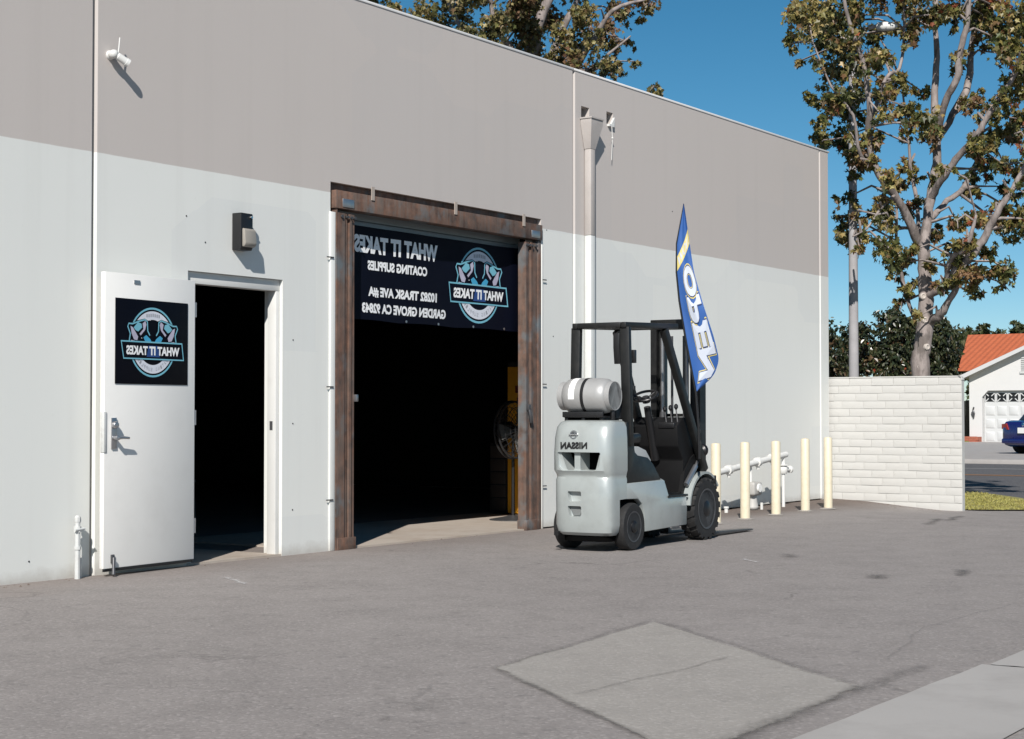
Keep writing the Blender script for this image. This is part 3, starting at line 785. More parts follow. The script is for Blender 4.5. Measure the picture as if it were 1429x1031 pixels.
# fire riser piping behind the bollards
rp = thing('riser_pipe', 'white painted sloping backflow pipe with valve run along the wall behind bollards', 'pipe', (18.0, -.3, 0))
MB().tube([(16.95, -.30, .445), (17.14, -.3, .465), (18.87, -.3, .625), (18.95, -.3, .632)], .036, 14).build('main_pipe', M['white'], rp)
for x, z in ((17.38, .488), (18.15, .56), (18.55, .597)): 
    MB().lathe([(.055, -.03), (.055, .03)], (x, -.3, z), (1, 0, .09), 14).tube([(x, -.3, z-.02), (x+.01, -.3, z - .085)], .02, 8).build('coupling', M['white'], rp)
MB().tube([(18.87, -.3, .62), (18.87, -.3, -.04)], .022, 12).build('drop_pipe', M['white'], rp)
mb = MB().lathe([(.04, -.05), (.055, -.02), (.055, .02), (.04, .05)], (18.87, -.3, .45), (0,0,1), 14)
mb.lathe([(.03, 0), (.03, .12), (.045, .125), (.045, .15)], (18.87, -.3, .45), (1, -.2, 0), 12)
mb.build('valve', M['white'], rp)
MB().lathe([(.07, 0), (.07, .012)], (18.87, -.3, .50), (0,0,1), 14).build('handwheel', M['white'], rp)
MB().tube([(17.32, -.3, -.03), (17.32, -.3, .06)], .022, 8).lathe([(.03,0),(.03,.02)], (17.32,-.3,.05), (0,0,1), 10).build('stub', M['white'], rp)
MB().tube([(18.15, -.35, -.03), (18.15, -.35, .08)], .018, 8).build('stub', M['white'], rp)
MB().tube([(17.98, -.28, .54), (18.0, -.28, .40), (17.98, -.28, .25)], .022, 10).build('branch_pipe', M['white'], rp)
gm = thing('gas_meter', 'grey gas meter on a stand behind the bollards below the white pipe', 'meter', (18.0, -.3, 0))
mb = MB().box(17.90, 18.12, -.38, -.22, .17, .33); mb.build('body', plain('meter_grey', (.36,.35,.33), .55, var=.12), gm, bev=.03, segs=3)
MB().lathe([(.05, 0), (.05, .02)], (18.01, -.38, .26), (0,-1,0), 16).build('dial', M['label'], gm)
MB().lathe([(.06, -.12), (.07, -.10), (.05, 0), (.05, .04)], (18.01, -.30, .13), (0,0,1), 14).tube([(18.01, -.3, -.03), (18.01, -.3, .06)], .03, 8).build('regulator', plain('regulator_grey', (.42,.41,.39), .5, var=.1), gm)

# ---------------------------------------------------------------- bollards
BOL = [(15.5, -1.09, .83, 'hidden partly behind the forklift mast'), (16.295, -1.035, .83, 'right after the fork tips, second from the forklift'),
       (17.178, -.985, .83, 'in the middle of the row, in front of pipe valve'), (18.13, -.916, .85, 'fourth from the forklift, beside the pale wall'), (19.02, -.82, .87, 'at the far end, nearest the block wall')]
proto_b = None
for i, (x, y, h, lab) in enumerate(BOL):
    o = thing('bollard', 'cream painted steel bollard ' + lab, 'bollard', (x, y, gz(x, y)), 0, 'cream bollards along the wall')
    me = MB().lathe([(.052, -.2), (.052, h - .02), (.044, h - .006), (.02, h)], (0, 0, 0), (0, 0, 1), 20).mesh('post', M['bollard'])
    link('post', me, o, True)
    mb = MB()
    r_ = random.Random(i + 60); pr = [(.085 + r_.uniform(-.02, .03)) for k in range(14)]
    ring0 = [(pr[k]*math.cos(k*math.tau/14), pr[k]*math.sin(k*math.tau/14), .004) for k in range(14)]
    ring1 = [(.05*math.cos(k*math.tau/14), .05*math.sin(k*math.tau/14), .018) for k in range(14)]
    mb.loft([ring0, ring1]); link('footing', mb.mesh('footing', M['patch']), o, True)

# ---------------------------------------------------------------- block wall
bw = thing('block_wall', 'white painted slump block wall extending from the building corner', 'wall', (21.15, -.9, -.1))
BX, BY0, BY1, BT = 21.05, -1.79, .35, 1.615
CH, BL = .1012, .305
MB().box(BX + .0065, BX + .095, BY0 + .012, BY1, -.3, BT - .012).build('mortar_core', M['mortar'], bw)
variants = {}
def block_mesh(L_, seed):
    key = (round(L_, 3), seed)
    if key in variants: return variants[key]
    r_ = random.Random(seed * 31 + int(L_ * 1000))
    hh, g = CH / 2 - .0032, .0032
    m_ = MB()
    ys = [-L_/2 + g, -L_/6, L_/6, L_/2 - g]; zs = [-hh, -hh*.3, hh*.35, hh]
    bul = lambda y, z: .001 + .0025 * (1 - (abs(y) / (L_/2)) ** 4) * (1 - (abs(z) / hh) ** 3) + r_.uniform(-.0012, .0012)
    for j, z in enumerate(zs):
        for i, y in enumerate(ys):
            edge = (i in (0, 3)) or (j in (0, 3))
            m_.v.append((0.001 if edge else -bul(y, z), y + r_.uniform(-.0015, .0015), z + r_.uniform(-.0016, .0016) * (1 if edge else .3)))
    for j in range(3):
        for i in range(3): m_.f.append((j*4+i, j*4+i+1, (j+1)*4+i+1, (j+1)*4+i))
    ring = [0, 1, 2, 3, 7, 11, 15, 14, 13, 12, 8, 4]
    n0 = len(m_.v)
    for k in ring: x, y, z = m_.v[k]; m_.v.append((.03, y, z))
    for k in range(12): m_.f.append((ring[k], ring[(k+1) % 12], n0 + (k+1) % 12, n0 + k))
    variants[key] = m_.mesh('block', M['block'], smooth=50); return variants[key]
row = 0; z = BT - CH / 2 - .012
r_ = random.Random(3)
while z > -.16:
    y = BY0
    first = (BL, BL * .5, BL * .72, BL * .35)[row % 4]
    while y < BY1 - .05:
        L_ = min(first if y == BY0 else BL, BY1 - y)
        o = link('block', block_mesh(L_, r_.randrange(5)), bw)
        o.location = (BX + r_.uniform(-.003, .002), y + L_/2, z)
        y += L_
    z -= CH; row += 1
# end face and rounded cap
mb = MB(); mb.box(BX + .004, BX + .098, BY0 + .003, BY0 + .0119, -.3, BT - .03); mb.build('end_face', M['block'], bw)
cap = []
for k in range(7):
    an = R(90 * k / 6); cap.append((BY0 - .004 + .06 - .06 * math.cos(an), BT - .055 + .06 * math.sin(an)))
cap += [(BY1, BT + .005), (BY1, BT - .0118), (BY0 + .02, BT - .0118), (BY0 + .01, BT - .055)]
MB().prism(cap, lambda a, b, c: (c, a, b), BX - .006, BX + .1).build('cap', M['block'], bw, bev=.004)

# ---------------------------------------------------------------- things inside the large doorway
M['fanmetal'] = plain('fan_metal', (.05,.05,.052), .3, metal=.4, var=.2)
fan = thing('pedestal_fan', 'black pedestal fan standing inside the large doorway by the right post', 'fan', (14.68, .86, .014))
FC = Vector((14.66, .86, .96)); FA = Vector((-.10, -.99, .02)).normalized()
MB().lathe([(.25, 0), (.25, .008), (.12, .03), (.035, .05)], (14.70, .88, .014), (0,0,1), 28).build('base', M['darksteel'], fan)
MB().tube([(14.70, .88, .05), (14.70, .88, .93)], [.019, .016], 12).build('pole', M['black'], fan)
MB().lathe([(.06, -.2), (.09, -.16), (.09, -.03), (.04, 0)], FC, FA, 18).build('motor', M['black'], fan)
a_ = FA.cross(Vector((0,0,1))).normalized(); b_ = FA.cross(a_)
def ringpts(c, r, n=40): return [c + (a_ * math.cos(i*math.tau/n) + b_ * math.sin(i*math.tau/n)) * r for i in range(n + 1)]
g_ = MB()
for r, o_ in ((.30, .0), (.295, .05), (.24, .095), (.17, .11), (.10, .118), (.24, -.05), (.15, -.075)):
    g_.tube(ringpts(FC + FA * o_, r), .011 if r >= .295 else .0035, 6, False)
for k in range(28):
    an = k * math.tau / 28; dr = a_ * math.cos(an) + b_ * math.sin(an)
    g_.tube([FC + FA * .118 + dr * .06, FC + FA * .10 + dr * .22, FC + FA * .05 + dr * .297, FC - FA * .05 + dr * .24, FC - FA * .08 + dr * .1], .0025, 5, False)
g_.build('guard', M['fanmetal'], fan)
for k in range(3):
    p0 = k * math.tau / 3
    m_ = MB(); n_ = 6
    for i in range(n_ + 1):
        r = .05 + .21 * i / n_
        for s_ in (0, 1):
            an = p0 + (-.35 + .9 * s_) * (1 - .25 * i / n_)
            m_.v.append(FC + (a_ * math.cos(an) + b_ * math.sin(an)) * r + FA * (.03 + .045 * (s_ - .5)))
    for i in range(n_): m_.f.append((2*i, 2*i+1, 2*i+3, 2*i+2))
    m_.build('blade', plain('fan_blade', (.22, .22, .21), .5), fan, recalc=False)
MB().lathe([(.045, 0), (.04, .03), (.01, .045)], FC + FA * .05, FA, 14).build('hub', M['black'], fan)
mb = MB(); mb.add([FC + FA*.12 + a_*q + Vector((0,0,h)) for q, h in ((-.16,-.06),(-.02,-.04),(-.04,.12),(-.10,.16))], [(0,1,2,3)])
mb.build('paper_tag', M['label'], fan, recalc=False)

cb = thing('cabinet', 'tall yellow steel safety cabinet inside the large doorway behind the fan', 'cabinet', (15.97, 1.1, .014))
M['yellowcab'] = plain('yellow_paint', (.86, .40, .03), .45, var=.06, scale=4, dirt=(.3,.14,.03), dirt_amt=.2)
CX0, CY0, CX1, CY1 = 15.45, .72, 16.5, 1.455          # the side towards the camera carries the warning print
MB().box(CX0, CX1, CY0, CY1, .03, 1.65).build('body', M['yellowcab'], cb, bev=.006)
MB().box(CX0 + .02, CX0 + .52, CY0 - .02, CY0 - .0001, .09, 1.62).build('door', M['yellowcab'], cb, bev=.004)
MB().box(CX0 + .53, CX1 - .02, CY0 - .02, CY0 - .0001, .09, 1.62).build('door', M['yellowcab'], cb, bev=.004)
MB().box(CX0 + .01, CX1, CY0 + .03, CY1, 1.652, 1.70).build('top_tray', M['dark'], cb)
M['redprint'] = plain('red_print', (.16, .03, .02), .5)
sx_ = CX0 - .003
m_ = MB(); m_.add([(sx_, 1.310, 1.46), (sx_, 1.200, 1.46), (sx_, 1.255, 1.58)], [(0,1,2)]); m_.add([(sx_, 1.350, 1.36),(sx_, 1.140, 1.36),(sx_, 1.140, 1.44),(sx_, 1.350, 1.44)], [(0,1,2,3)]); m_.add([(sx_, 1.330, 1.27),(sx_, 1.170, 1.27),(sx_, 1.170, 1.31),(sx_, 1.330, 1.31)], [(0,1,2,3)])
m_.build('warning_print', M['redprint'], cb, recalc=False)
MB().add([(sx_, 1.310, 1.00),(sx_, 1.130, 1.00),(sx_, 1.130, 1.20),(sx_, 1.310, 1.20)], [(0,1,2,3)]).build('paper_notice', M['label'], cb, recalc=False)
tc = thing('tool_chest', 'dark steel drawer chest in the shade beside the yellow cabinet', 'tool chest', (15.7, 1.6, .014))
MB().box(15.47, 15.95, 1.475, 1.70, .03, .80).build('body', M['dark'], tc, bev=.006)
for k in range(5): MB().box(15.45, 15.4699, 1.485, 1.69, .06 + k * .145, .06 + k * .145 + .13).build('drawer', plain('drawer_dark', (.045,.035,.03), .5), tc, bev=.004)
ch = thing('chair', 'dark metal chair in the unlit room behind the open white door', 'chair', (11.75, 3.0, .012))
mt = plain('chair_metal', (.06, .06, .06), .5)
for sx in (-.22, .22):
    for sy in (-.2, .2):
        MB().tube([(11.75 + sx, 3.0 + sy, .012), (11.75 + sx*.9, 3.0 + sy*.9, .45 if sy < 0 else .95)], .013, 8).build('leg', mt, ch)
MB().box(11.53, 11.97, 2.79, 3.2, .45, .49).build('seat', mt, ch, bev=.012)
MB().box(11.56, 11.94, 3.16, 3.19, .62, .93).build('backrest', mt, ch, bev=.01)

# grit and bits of leaf swept up along the foot of the walls
mb = MB(); r_ = random.Random(77)
for k in range(320):
    if k < 220: x = r_.uniform(5.5, 20.8); y = -abs(r_.gauss(0, .10)) - .01
    else: x = 21.0 - abs(r_.gauss(0, .25)); y = r_.uniform(-1.7, -.05)
    if 8.0 < x < 13.95 and r_.random() < .8: continue
    z = gz(x, y); q = r_.uniform(.004, .014); a = r_.uniform(0, 3)
    P = [(x + q*math.cos(a + i*2.1)*r_.uniform(.6, 1.2), y + q*math.sin(a + i*2.1)*r_.uniform(.6, 1.2), z + .002) for i in range(3)]
    mb.add(P + [(x, y, z + q * r_.uniform(.4, .9))], [(0,1,3), (1,2,3), (2,0,3)])
tag(mb.build('grit', plain('grit', (.13, .10, .08), .9, var=.5, scale=40), recalc=False, smooth=0), 'small stones and leaf bits swept along the foot of the walls', 'grit', kind='stuff')
# ---------------------------------------------------------------- forklift (local: +x forward, +y to its left)
FY = R(2.0)
FO = (12.09, -1.727, 0)
fk = thing('forklift', 'silver and black propane forklift parked beside the wall with forks lowered', 'forklift', FO, FY)
def fp(m_, name, mat, par=None, **k): return m_.build(name, mat, par or fk, True, **k)
def boolean(me_obj_mesh, cutters):
    o = bpy.data.objects.new('body', me_obj_mesh); COL.objects.link(o); cs = []
    for c in cutters:
        co = bpy.data.objects.new('cut', c); COL.objects.link(co); cs.append(co)
        md = o.modifiers.new('b', 'BOOLEAN'); md.object = co; md.operation = 'DIFFERENCE'; md.solver = 'EXACT'
    dg = bpy.context.evaluated_depsgraph_get()
    me = bpy.data.meshes.new_from_object(o.evaluated_get(dg))
    bpy.data.objects.remove(o)
    for c in cs: bpy.data.objects.remove(c)
    return me
# counterweight: stacked plan sections with a rounded tail
HW = .266; VO = -.045
def plan(u0, u1, hw, tail, z, n=9):
    """tail curve from the right side round the back to the left side, then straight front edge"""
    pts = []
    for i in range(2 * n + 1):
        q = -1 + i / n                       # -1 right .. 1 left
        a = q * math.pi / 2
        v = hw * (abs(math.sin(a)) ** .62) * (1 if q > 0 else -1)
        u = u0 + tail * (1 - abs(math.cos(a)) ** .55)
        pts.append((u, v, z))
    return [(u, v + VO, z) for u, v, z in [(u1, -hw, z)] + pts + [(u1, hw, z)]]
rings = [plan(-.355, -.215, HW-.035, .12, .135), plan(-.385, -.215, HW-.012, .12, .16), plan(-.40, -.215, HW, .12, .22), plan(-.405, -.215, HW, .12, .425), plan(-.405, -.09, HW, .12, .43),
         plan(-.405, -.09, HW, .12, .585), plan(-.395, -.09, HW-.006, .12, .612), plan(-.40, -.09, HW-.002, .12, .632), plan(-.425, -.09, HW+.006, .125, .665), plan(-.428, -.09, HW+.006, .125, .80),
         plan(-.418, -.09, HW+.003, .125, .93), plan(-.395, -.09, HW-.004, .125, 1.02), plan(-.365, -.09, HW-.022, .13, 1.06), plan(-.33, -.09, HW-.05, .13, 1.075)]
cw = MB().loft(rings).mesh('counterweight', None, smooth=0)
def cut(poly, u0, u1):
    return MB().prism(poly, lambda a, b, c: (c, a, b), u0, u1).mesh('cut', None, bev=.012, smooth=0)
cuts = [cut([(.165, .815), (-.24, .815), (-.23, .70), (-.19, .662), (.12, .662), (.155, .70)], -.6, -.392),
        cut([(.14, .812), (.012, .812), (.012, .668), (.08, .668)], -.6, -.20), cut([(-.042, .812), (-.225, .812), (-.185, .668), (-.042, .668)], -.6, -.20),
        cut([(.075, .495), (-.055, .495), (-.055, .41), (.055, .41)], -.6, -.36), cut([(.075, .375), (-.055, .375), (-.055, .29), (.055, .29)], -.6, -.36)]
me = boolean(cw, cuts)
me.polygons.foreach_set('use_smooth', [True] * len(me.polygons)); me.set_sharp_from_angle(angle=R(35)); me.materials.append(M['silver'])
cwo = link('counterweight', me, fk, True)
cwo.data.name = 'counterweight'
fp(MB().box(-.235, -.205, -.22, .14, .672, .809), 'grille', M['gap'], cwo)
fp(MB().prism([(.07, .37), (-.05, .37), (-.03, .30), (.03, .295)], lambda a, b, c: (c, a, b), -.372, -.352), 'reflector', plain('pocket_grey', (.16,.17,.17), .4), cwo)
fp(MB().loft([plan(-.34, -.2, HW-.05, .12, .085), plan(-.345, -.2, HW-.045, .12, .134)]), 'underside', M['gap'], cwo)
fp(MB().box(-.405, -.37, .16, .20, .13, .165), 'tow_hook', M['black'], cwo)
# badge and lettering on the tail
bf = lambda a, b, o: (-.4285 - o + .09 * max(0, abs(a) - .0) ** 2, a, b)
co, fs = text2d('NISSAN', .25, .056, .042, mirror=False)
m_ = MB(); m_.add([bf(-.125 + a, .842 + b, .0015) for a, b in co], fs); fp(m_, 'lettering', M['black'], cwo, recalc=False, smooth=0)
m_ = MB().lathe([(.026, -.004), (.036, -.004), (.036, .004), (.026, .004), (.026, -.004)], (-.414, .008, .958), (-1, 0, .14), 24)
m_.bar((-.42, -.034, .958), (-.42, .05, .958), .016, .008); fp(m_, 'badge', M['chrome'], cwo)
# chassis sides, rear arch left open
side = [(-.089, .555), (.574, .565), (.60, .56), (.69, .418), (1.03, .416), (1.045, .30), (1.035, .155), (.235, .14), (.225, .30), (.185, .375), (.11, .42), (-.089, .425)]
for s_ in (-1, 1):
    fp(MB().prism(side, lambda a, b, c: (a, c, b), s_ * .31, s_ * .255), 'side_panel', M['silver'], bev=.008)
    fp(MB().prism([(-.088, .557), (-.088, 1.06), (.03, 1.065), (.045, .88), (.07, .81), (.12, .782), (.30, .76), (.40, .705), (.475, .635), (.545, .567)], lambda a, b, c: (a, c, b), s_ * .305, s_ * .225), 'hood_side', M['fkblack'], bev=.008)
fp(MB().box(-.085, 1.25, -.25, .25, .15, .41), 'chassis', M['gap'])
fp(MB().prism([(-.08, .56), (-.08, .86), (.12, .858), (.30, .852), (.43, .82), (.52, .74), (.565, .63), (.62, .585), (.76, .56), (.76, .53), (.5, .5), (-.08, .5)], lambda a, b, c: (a, c, b), -.222, .222), 'engine_hood', M['greyhood'], bev=.012)
fp(MB().box(.55, 1.15, -.24, .24, .40, .44), 'floor_plate', M['blackmatte'])
fp(MB().prism([(.575, .558), (.76, .55), (.70, .42), (.61, .42)], lambda a, b, c: (a, c, b), -.24, .24), 'riser', M['blackmatte'])
fp(MB().box(.66, 1.05, -.318, -.22, .405, .425), 'step', M['fkblack'], bev=.004)
# seat
fp(MB().prism([(.02, .88), (.40, .88), (.42, .93), (.40, .965), (.05, .955)], lambda a, b, c: (a, c, b), -.19, .19), 'seat', M['black'], bev=.02)
fp(MB().prism([(-.02, .93), (.06, .95), (.01, 1.20), (-.03, 1.27), (-.08, 1.25)], lambda a, b, c: (a, c, b), -.18, .18), 'backrest', M['black'], bev=.02)
fp(MB().tube([(.12, .20, .93), (.10, .20, 1.12), (.30, .20, 1.13), (.36, .20, .93)], .012, 8), 'hip_restraint', M['black'])
fp(MB().tube([(.20, .19, .93), (.19, .19, 1.1), (.42, .19, .95)], .009, 8), 'hip_restraint', M['black'])
# cowl, column, wheel, levers
fp(MB().prism([(1.10, .41), (1.34, .41), (1.36, .80), (1.30, 1.08), (1.12, 1.10), (1.00, 1.02), (1.02, .84), (1.12, .72)], lambda a, b, c: (a, c, b), -.235, .235), 'cowl', M['blackmatte'], bev=.012)
fp(MB().tube([(1.08, .02, .72), (.92, .02, 1.19)], [.04, .03], 12), 'steering_column', M['black'])
ctr = Vector((.885, .02, 1.285)); axs = Vector((-.42, 0, .91)).normalized(); e1 = axs.cross(Vector((0,1,0))).normalized(); e2 = axs.cross(e1)
wh = MB().tube([ctr + (e1 * math.cos(i*math.tau/36) + e2 * math.sin(i*math.tau/36)) * .11 for i in range(37)], .012, 10, False)
for k in range(3):
    an = k * math.tau / 3 + .5; wh.tube([ctr - axs * .03, ctr + (e1 * math.cos(an) + e2 * math.sin(an)) * .105], .008, 8)
wh.lathe([(.035, -.05), (.04, -.02), (.03, .005)], ctr - axs * .01, axs, 16)
wh.lathe([(.016, 0), (.02, .02), (.012, .045)], ctr + e1 * .11, axs, 10)
fp(wh, 'steering_wheel', M['black'])
for k in range(3):
    y = -.10 - .055 * k
    l_ = fp(MB().tube([(1.06, y, 1.05), (1.03, y, 1.15 + .01 * k)], .006, 8), 'lever', M['steel'])
    fp(MB().lathe([(.008, -.02), (.019, 0), (.017, .02), (.006, .032)], (1.03, y, 1.165 + .01 * k), (0, 0, 1), 12), 'knob', M['black'], l_)
fp(MB().box(.99, 1.12, -.21, -.05, 1.00, 1.05), 'lever_box', M['black'], bev=.01)
fp(MB().tube([(.98, .10, .55), (.95, .10, .47)], .02, 8).box(.88, .96, .06, .14, .47, .49), 'pedal', M['black'])
# overhead guard
PW = .05
def pil(pts, name='guard_post', wx=.055, wz=.05):
    m_ = MB()
    for a, b in zip(pts, pts[1:]): m_.bar(a, b, wx, wz, (1, 0, 0))
    return fp(m_, name, M['fkblack'], bev=.006)
for s_ in (-1, 1):
    y0, y1 = (-.282, -.262) if s_ < 0 else (.225, .20)
    pil([(-.01, y0, .86), (-.02, y1, 1.85)], 'rear_post', .085 if s_ < 0 else .085, .05)
    pil([(.69, y1, 1.86), (1.43, -.295 if s_ < 0 else .25, .62)], 'front_post', .055, .075)
    fp(MB().bar((-.06, y1, 1.865), (.93, y1, 1.895), .05, .048), 'roof_rail', M['fkblack'], bev=.008)
fp(MB().bar((-.04, -.238, 1.866), (-.04, .176, 1.866), .05, .046), 'roof_crossbar', M['fkblack'], bev=.008)
fp(MB().bar((.905, -.238, 1.893), (.905, .176, 1.893), .05, .046), 'roof_crossbar', M['fkblack'], bev=.008)
for k in range(6):
    u = .06 + .125 * k; fp(MB().bar((u, -.236, 1.868 + .003 * k), (u, .174, 1.868 + .003 * k), .022, .03), 'roof_slat', M['fkblack'])
fp(MB().prism([(0, 0), (.05, -.02), (.07, -.16), (.055, -.24), (.02, -.26), (.0, -.12)], lambda a, b, c: (-.03 + .9 * a, c, 1.80 + b), -.21, -.15), 'rear_work_lamp', M['black'], bev=.006)
fp(MB().tube([(.005, -.29, 1.55), (.05, -.30, 1.60)], .008, 6).box(.03, .07, -.32, -.28, 1.55, 1.66), 'mirror', M['black'], bev=.006)
fp(MB().tube([(0, -.28, 1.32), (.045, -.30, 1.36)], .008, 6).lathe([(.02, 0), (.02, .03)], (.045, -.30, 1.33), (0,0,1), 10), 'switch_knob', M['black'])
fp(MB().tube([(.0, -.27, 1.30), (.045, -.275, 1.1), (.05, -.27, .90)], .010, 8), 'cable', M['black'])
# mast, carriage, forks
for s_ in (-1, 1):
    fp(MB().prism([(1.44, .19), (1.56, .19), (1.56, .205), (1.458, .205), (1.458, .235), (1.56, .235), (1.56, .25), (1.44, .25)], lambda a, b, c: (a, s_ * b, c), .06, 1.985), 'mast_rail', M['fkblack'])
    fp(MB().prism([(1.47, .135), (1.56, .135), (1.56, .18), (1.47, .18)], lambda a, b, c: (a, s_ * b, c), .08, 1.955), 'inner_rail', M['fkblack'], bev=.004)
    fp(MB().tube([(1.43, s_ * .125, .15), (1.43, s_ * .125, 1.15)], .028, 12), 'lift_cylinder', M['darksteel'])
    fp(MB().tube([(1.43, s_ * .125, 1.15), (1.43, s_ * .125, 1.82)], .017, 10), 'lift_rod', M['steel'])
    fp(MB().tube([(1.10, s_ * .27, .50), (1.30, s_ * .27, .66)], .024, 10).tube([(1.30, s_ * .27, .66), (1.44, s_ * .262, .78)], .014, 10), 'tilt_cylinder', M['steel'])
fp(MB().box(1.44, 1.57, -.252, .252, 1.90, 1.99), 'mast_crosshead', M['fkblack'], bev=.006)
fp(MB().box(1.43, 1.47, -.25, .25, .88, .96), 'mast_crosshead', M['fkblack'], bev=.004)
for y in (-.06, .06): fp(MB().bar((1.50, y, .35), (1.50, y, 1.84), .02, .012), 'lift_chain', M['darksteel'])
fp(MB().box(1.575, 1.61, -.33, .31, .10, .17), 'carriage_bar', M['fkblack'], bev=.004)
fp(MB().box(1.575, 1.61, -.33, .31, .50, .57), 'carriage_bar', M['fkblack'], bev=.004)
for y in (-.325, .275): fp(MB().box(1.575, 1.605, y, y + .03, .171, .499), 'carriage_plate', M['fkblack'])
for y in (-.18, -.06, .04, .16): fp(MB().box(1.58, 1.605, y, y + .022, .571, 1.10), 'backrest_bar', M['fkblack'])
fp(MB().box(1.578, 1.607, -.19, .19, 1.101, 1.13), 'backrest_rail', M['fkblack'])
for y in (-.24, .16):
    fp(MB().prism([(1.611, .50), (1.611, .02), (2.62, .012), (2.66, .02), (2.60, .028), (1.69, .052), (1.65, .08), (1.65, .50)], lambda a, b, c: (a, c, b), y, y + .085), 'fork', M['darksteel'], bev=.003)
# head lamp by the mast
hl = fp(MB().lathe([(.02, -.05), (.05, -.03), (.058, .0), (.05, .012)], (1.44, -.275, .80), (1, -.1, 0), 18), 'head_lamp', M['black'])
fp(MB().lathe([(.047, 0), (.03, .012)], (1.452, -.276, .80), (1, -.1, 0), 18), 'lens', M['chrome'], hl)
# fenders over the front wheels
for s_ in (-1, 1):
    m_ = MB(); rr = []
    for k in range(13):
        an = R(172 - 135 * k / 12); c0 = (1.40 + .315 * math.cos(an), .276 + .315 * math.sin(an)); c1 = (1.40 + .337 * math.cos(an), .276 + .337 * math.sin(an))
        rr.append([(c0[0], s_*.325, c0[1]), (c1[0], s_*.325, c1[1]), (c1[0], s_*.20, c1[1]), (c0[0], s_*.20, c0[1])])
    fp(m_.loft(rr), 'fender', M['silver'])
    fp(MB().prism([(1.05, .41), (1.095, .36), (1.15, .49), (1.25, .58), (1.36, .61), (1.36, .78), (1.26, .74), (1.12, .62)], lambda a, b, c: (a, s_ * c, b), .215, .25), 'fender_panel', M['blackmatte'])
# wheels
def wheel(u, v, r, wd, lugs, s_):
    t_ = MB(); h = wd / 2
    rr = r * .965 if lugs else r
    t_.lathe([(r*.62, -h*.9), (r*.80, -h), (rr*.95, -h*.96), (rr, -h*.72), (rr, h*.72), (rr*.95, h*.96), (r*.80, h), (r*.62, h*.9)], (0,0,0), (0,1,0), 48)
    o = t_.build('wheel', M['rubber'], fk, True, smooth=40); o.location = (u, v, r)
    if lugs:
        g_ = MB()
        for k in range(lugs):
            for sd in (-1, 1):
                an = (k + .5 * (sd > 0)) * math.tau / lugs
                a0, a1, y0, y1 = an, an + math.tau/lugs*.52, sd*h*.05, sd*h*1.0
                vs_ = []
                for y, sh in ((y0, .10), (y1, 0)):
                    for rad in (rr*.95, r):
                        for a in (a0 + sh, a1 + sh): vs_.append((math.cos(a)*rad, y, math.sin(a)*rad))
                g_.add(vs_, [(0,1,3,2),(4,6,7,5),(0,4,5,1),(2,3,7,6),(0,2,6,4),(1,5,7,3)])
        g_.build('tread', M['rubber'], o, True)
    rm = MB()
    rm.lathe([(r*.30, -s_*h*.2), (r*.30, s_*h*.55), (r*.33, s_*h*.55), (r*.56, s_*h*.35), (r*.60, s_*h*.92), (r*.645, s_*h*.94), (r*.645, s_*h*.8), (r*.6, -s_*h*.85), (r*.3, -s_*h*.85)], (0,0,0), (0,1,0), 32)
    rm.build('rim', M['rim'], o, True)
    MB().lathe([(r*.60, s_*h*.93), (r*.655, s_*h*.95), (r*.655, s_*h*.985), (r*.60, s_*h*.965), (r*.60, s_*h*.93)], (0,0,0), (0,1,0), 40).build('rim_lip', M['darksteel'], o, True)
    MB().lathe([(r*.27, 0), (r*.26, s_*.03), (r*.15, s_*.045), (.004, s_*.046)], (0, s_*h*.55, 0), (0,1,0), 20).build('hub', M['rim'], o, True)
    for k in range(6):
        an = k * math.tau / 6
        MB().lathe([(.012, 0), (.012, s_*.018)], (math.cos(an)*r*.43, s_*h*.44, math.sin(an)*r*.43), (0,1,0), 6).build('lug_nut', M['darksteel'], o, True)
for s_ in (-1, 1):
    wheel(1.40, s_ * .262, .278, .15, 18, s_); wheel(0.0, s_ * .275, .196, .115, 0, s_)
fp(MB().tube([(0, -.2, .2), (0, .2, .2)], .05, 10), 'rear_axle', M['gap'])
fp(MB().tube([(1.4, -.18, .28), (1.4, .18, .28)], .07, 10), 'front_axle', M['gap'])
# tank cradle
m_ = MB().box(-.30, -.10, -.21, .17, 1.096, 1.110)
for y in (-.20, -.03, .13): m_.box(-.30, -.10, y, y + .03, 1.070, 1.096)
m_.box(-.32, -.3001, -.21, .17, 1.10, 1.145).box(-.0999, -.08, -.21, .17, 1.10, 1.145)
m_.tube([(-.21, -.245, 1.08), (-.21, -.245, 1.2)], .02, 8)
fp(m_, 'tank_cradle', M['black'], bev=.003)
fp(MB().box(-.085, .0, -.215, .18, 1.08, 1.16), 'radiator_cover', M['fkblack'], bev=.012)
fp(MB().lathe([(.055, 0), (.062, .01), (.062, .2), (.05, .23), (.02, .24)], (-.035, -.175, 1.08), (0, 0, 1), 20), 'air_filter', M['black'])

fp(MB().tube([(-.21, .20, 1.275), (-.16, .24, 1.22), (-.06, .18, 1.15), (.02, .12, 1.08)], .009, 8), 'gas_hose', M['black'])

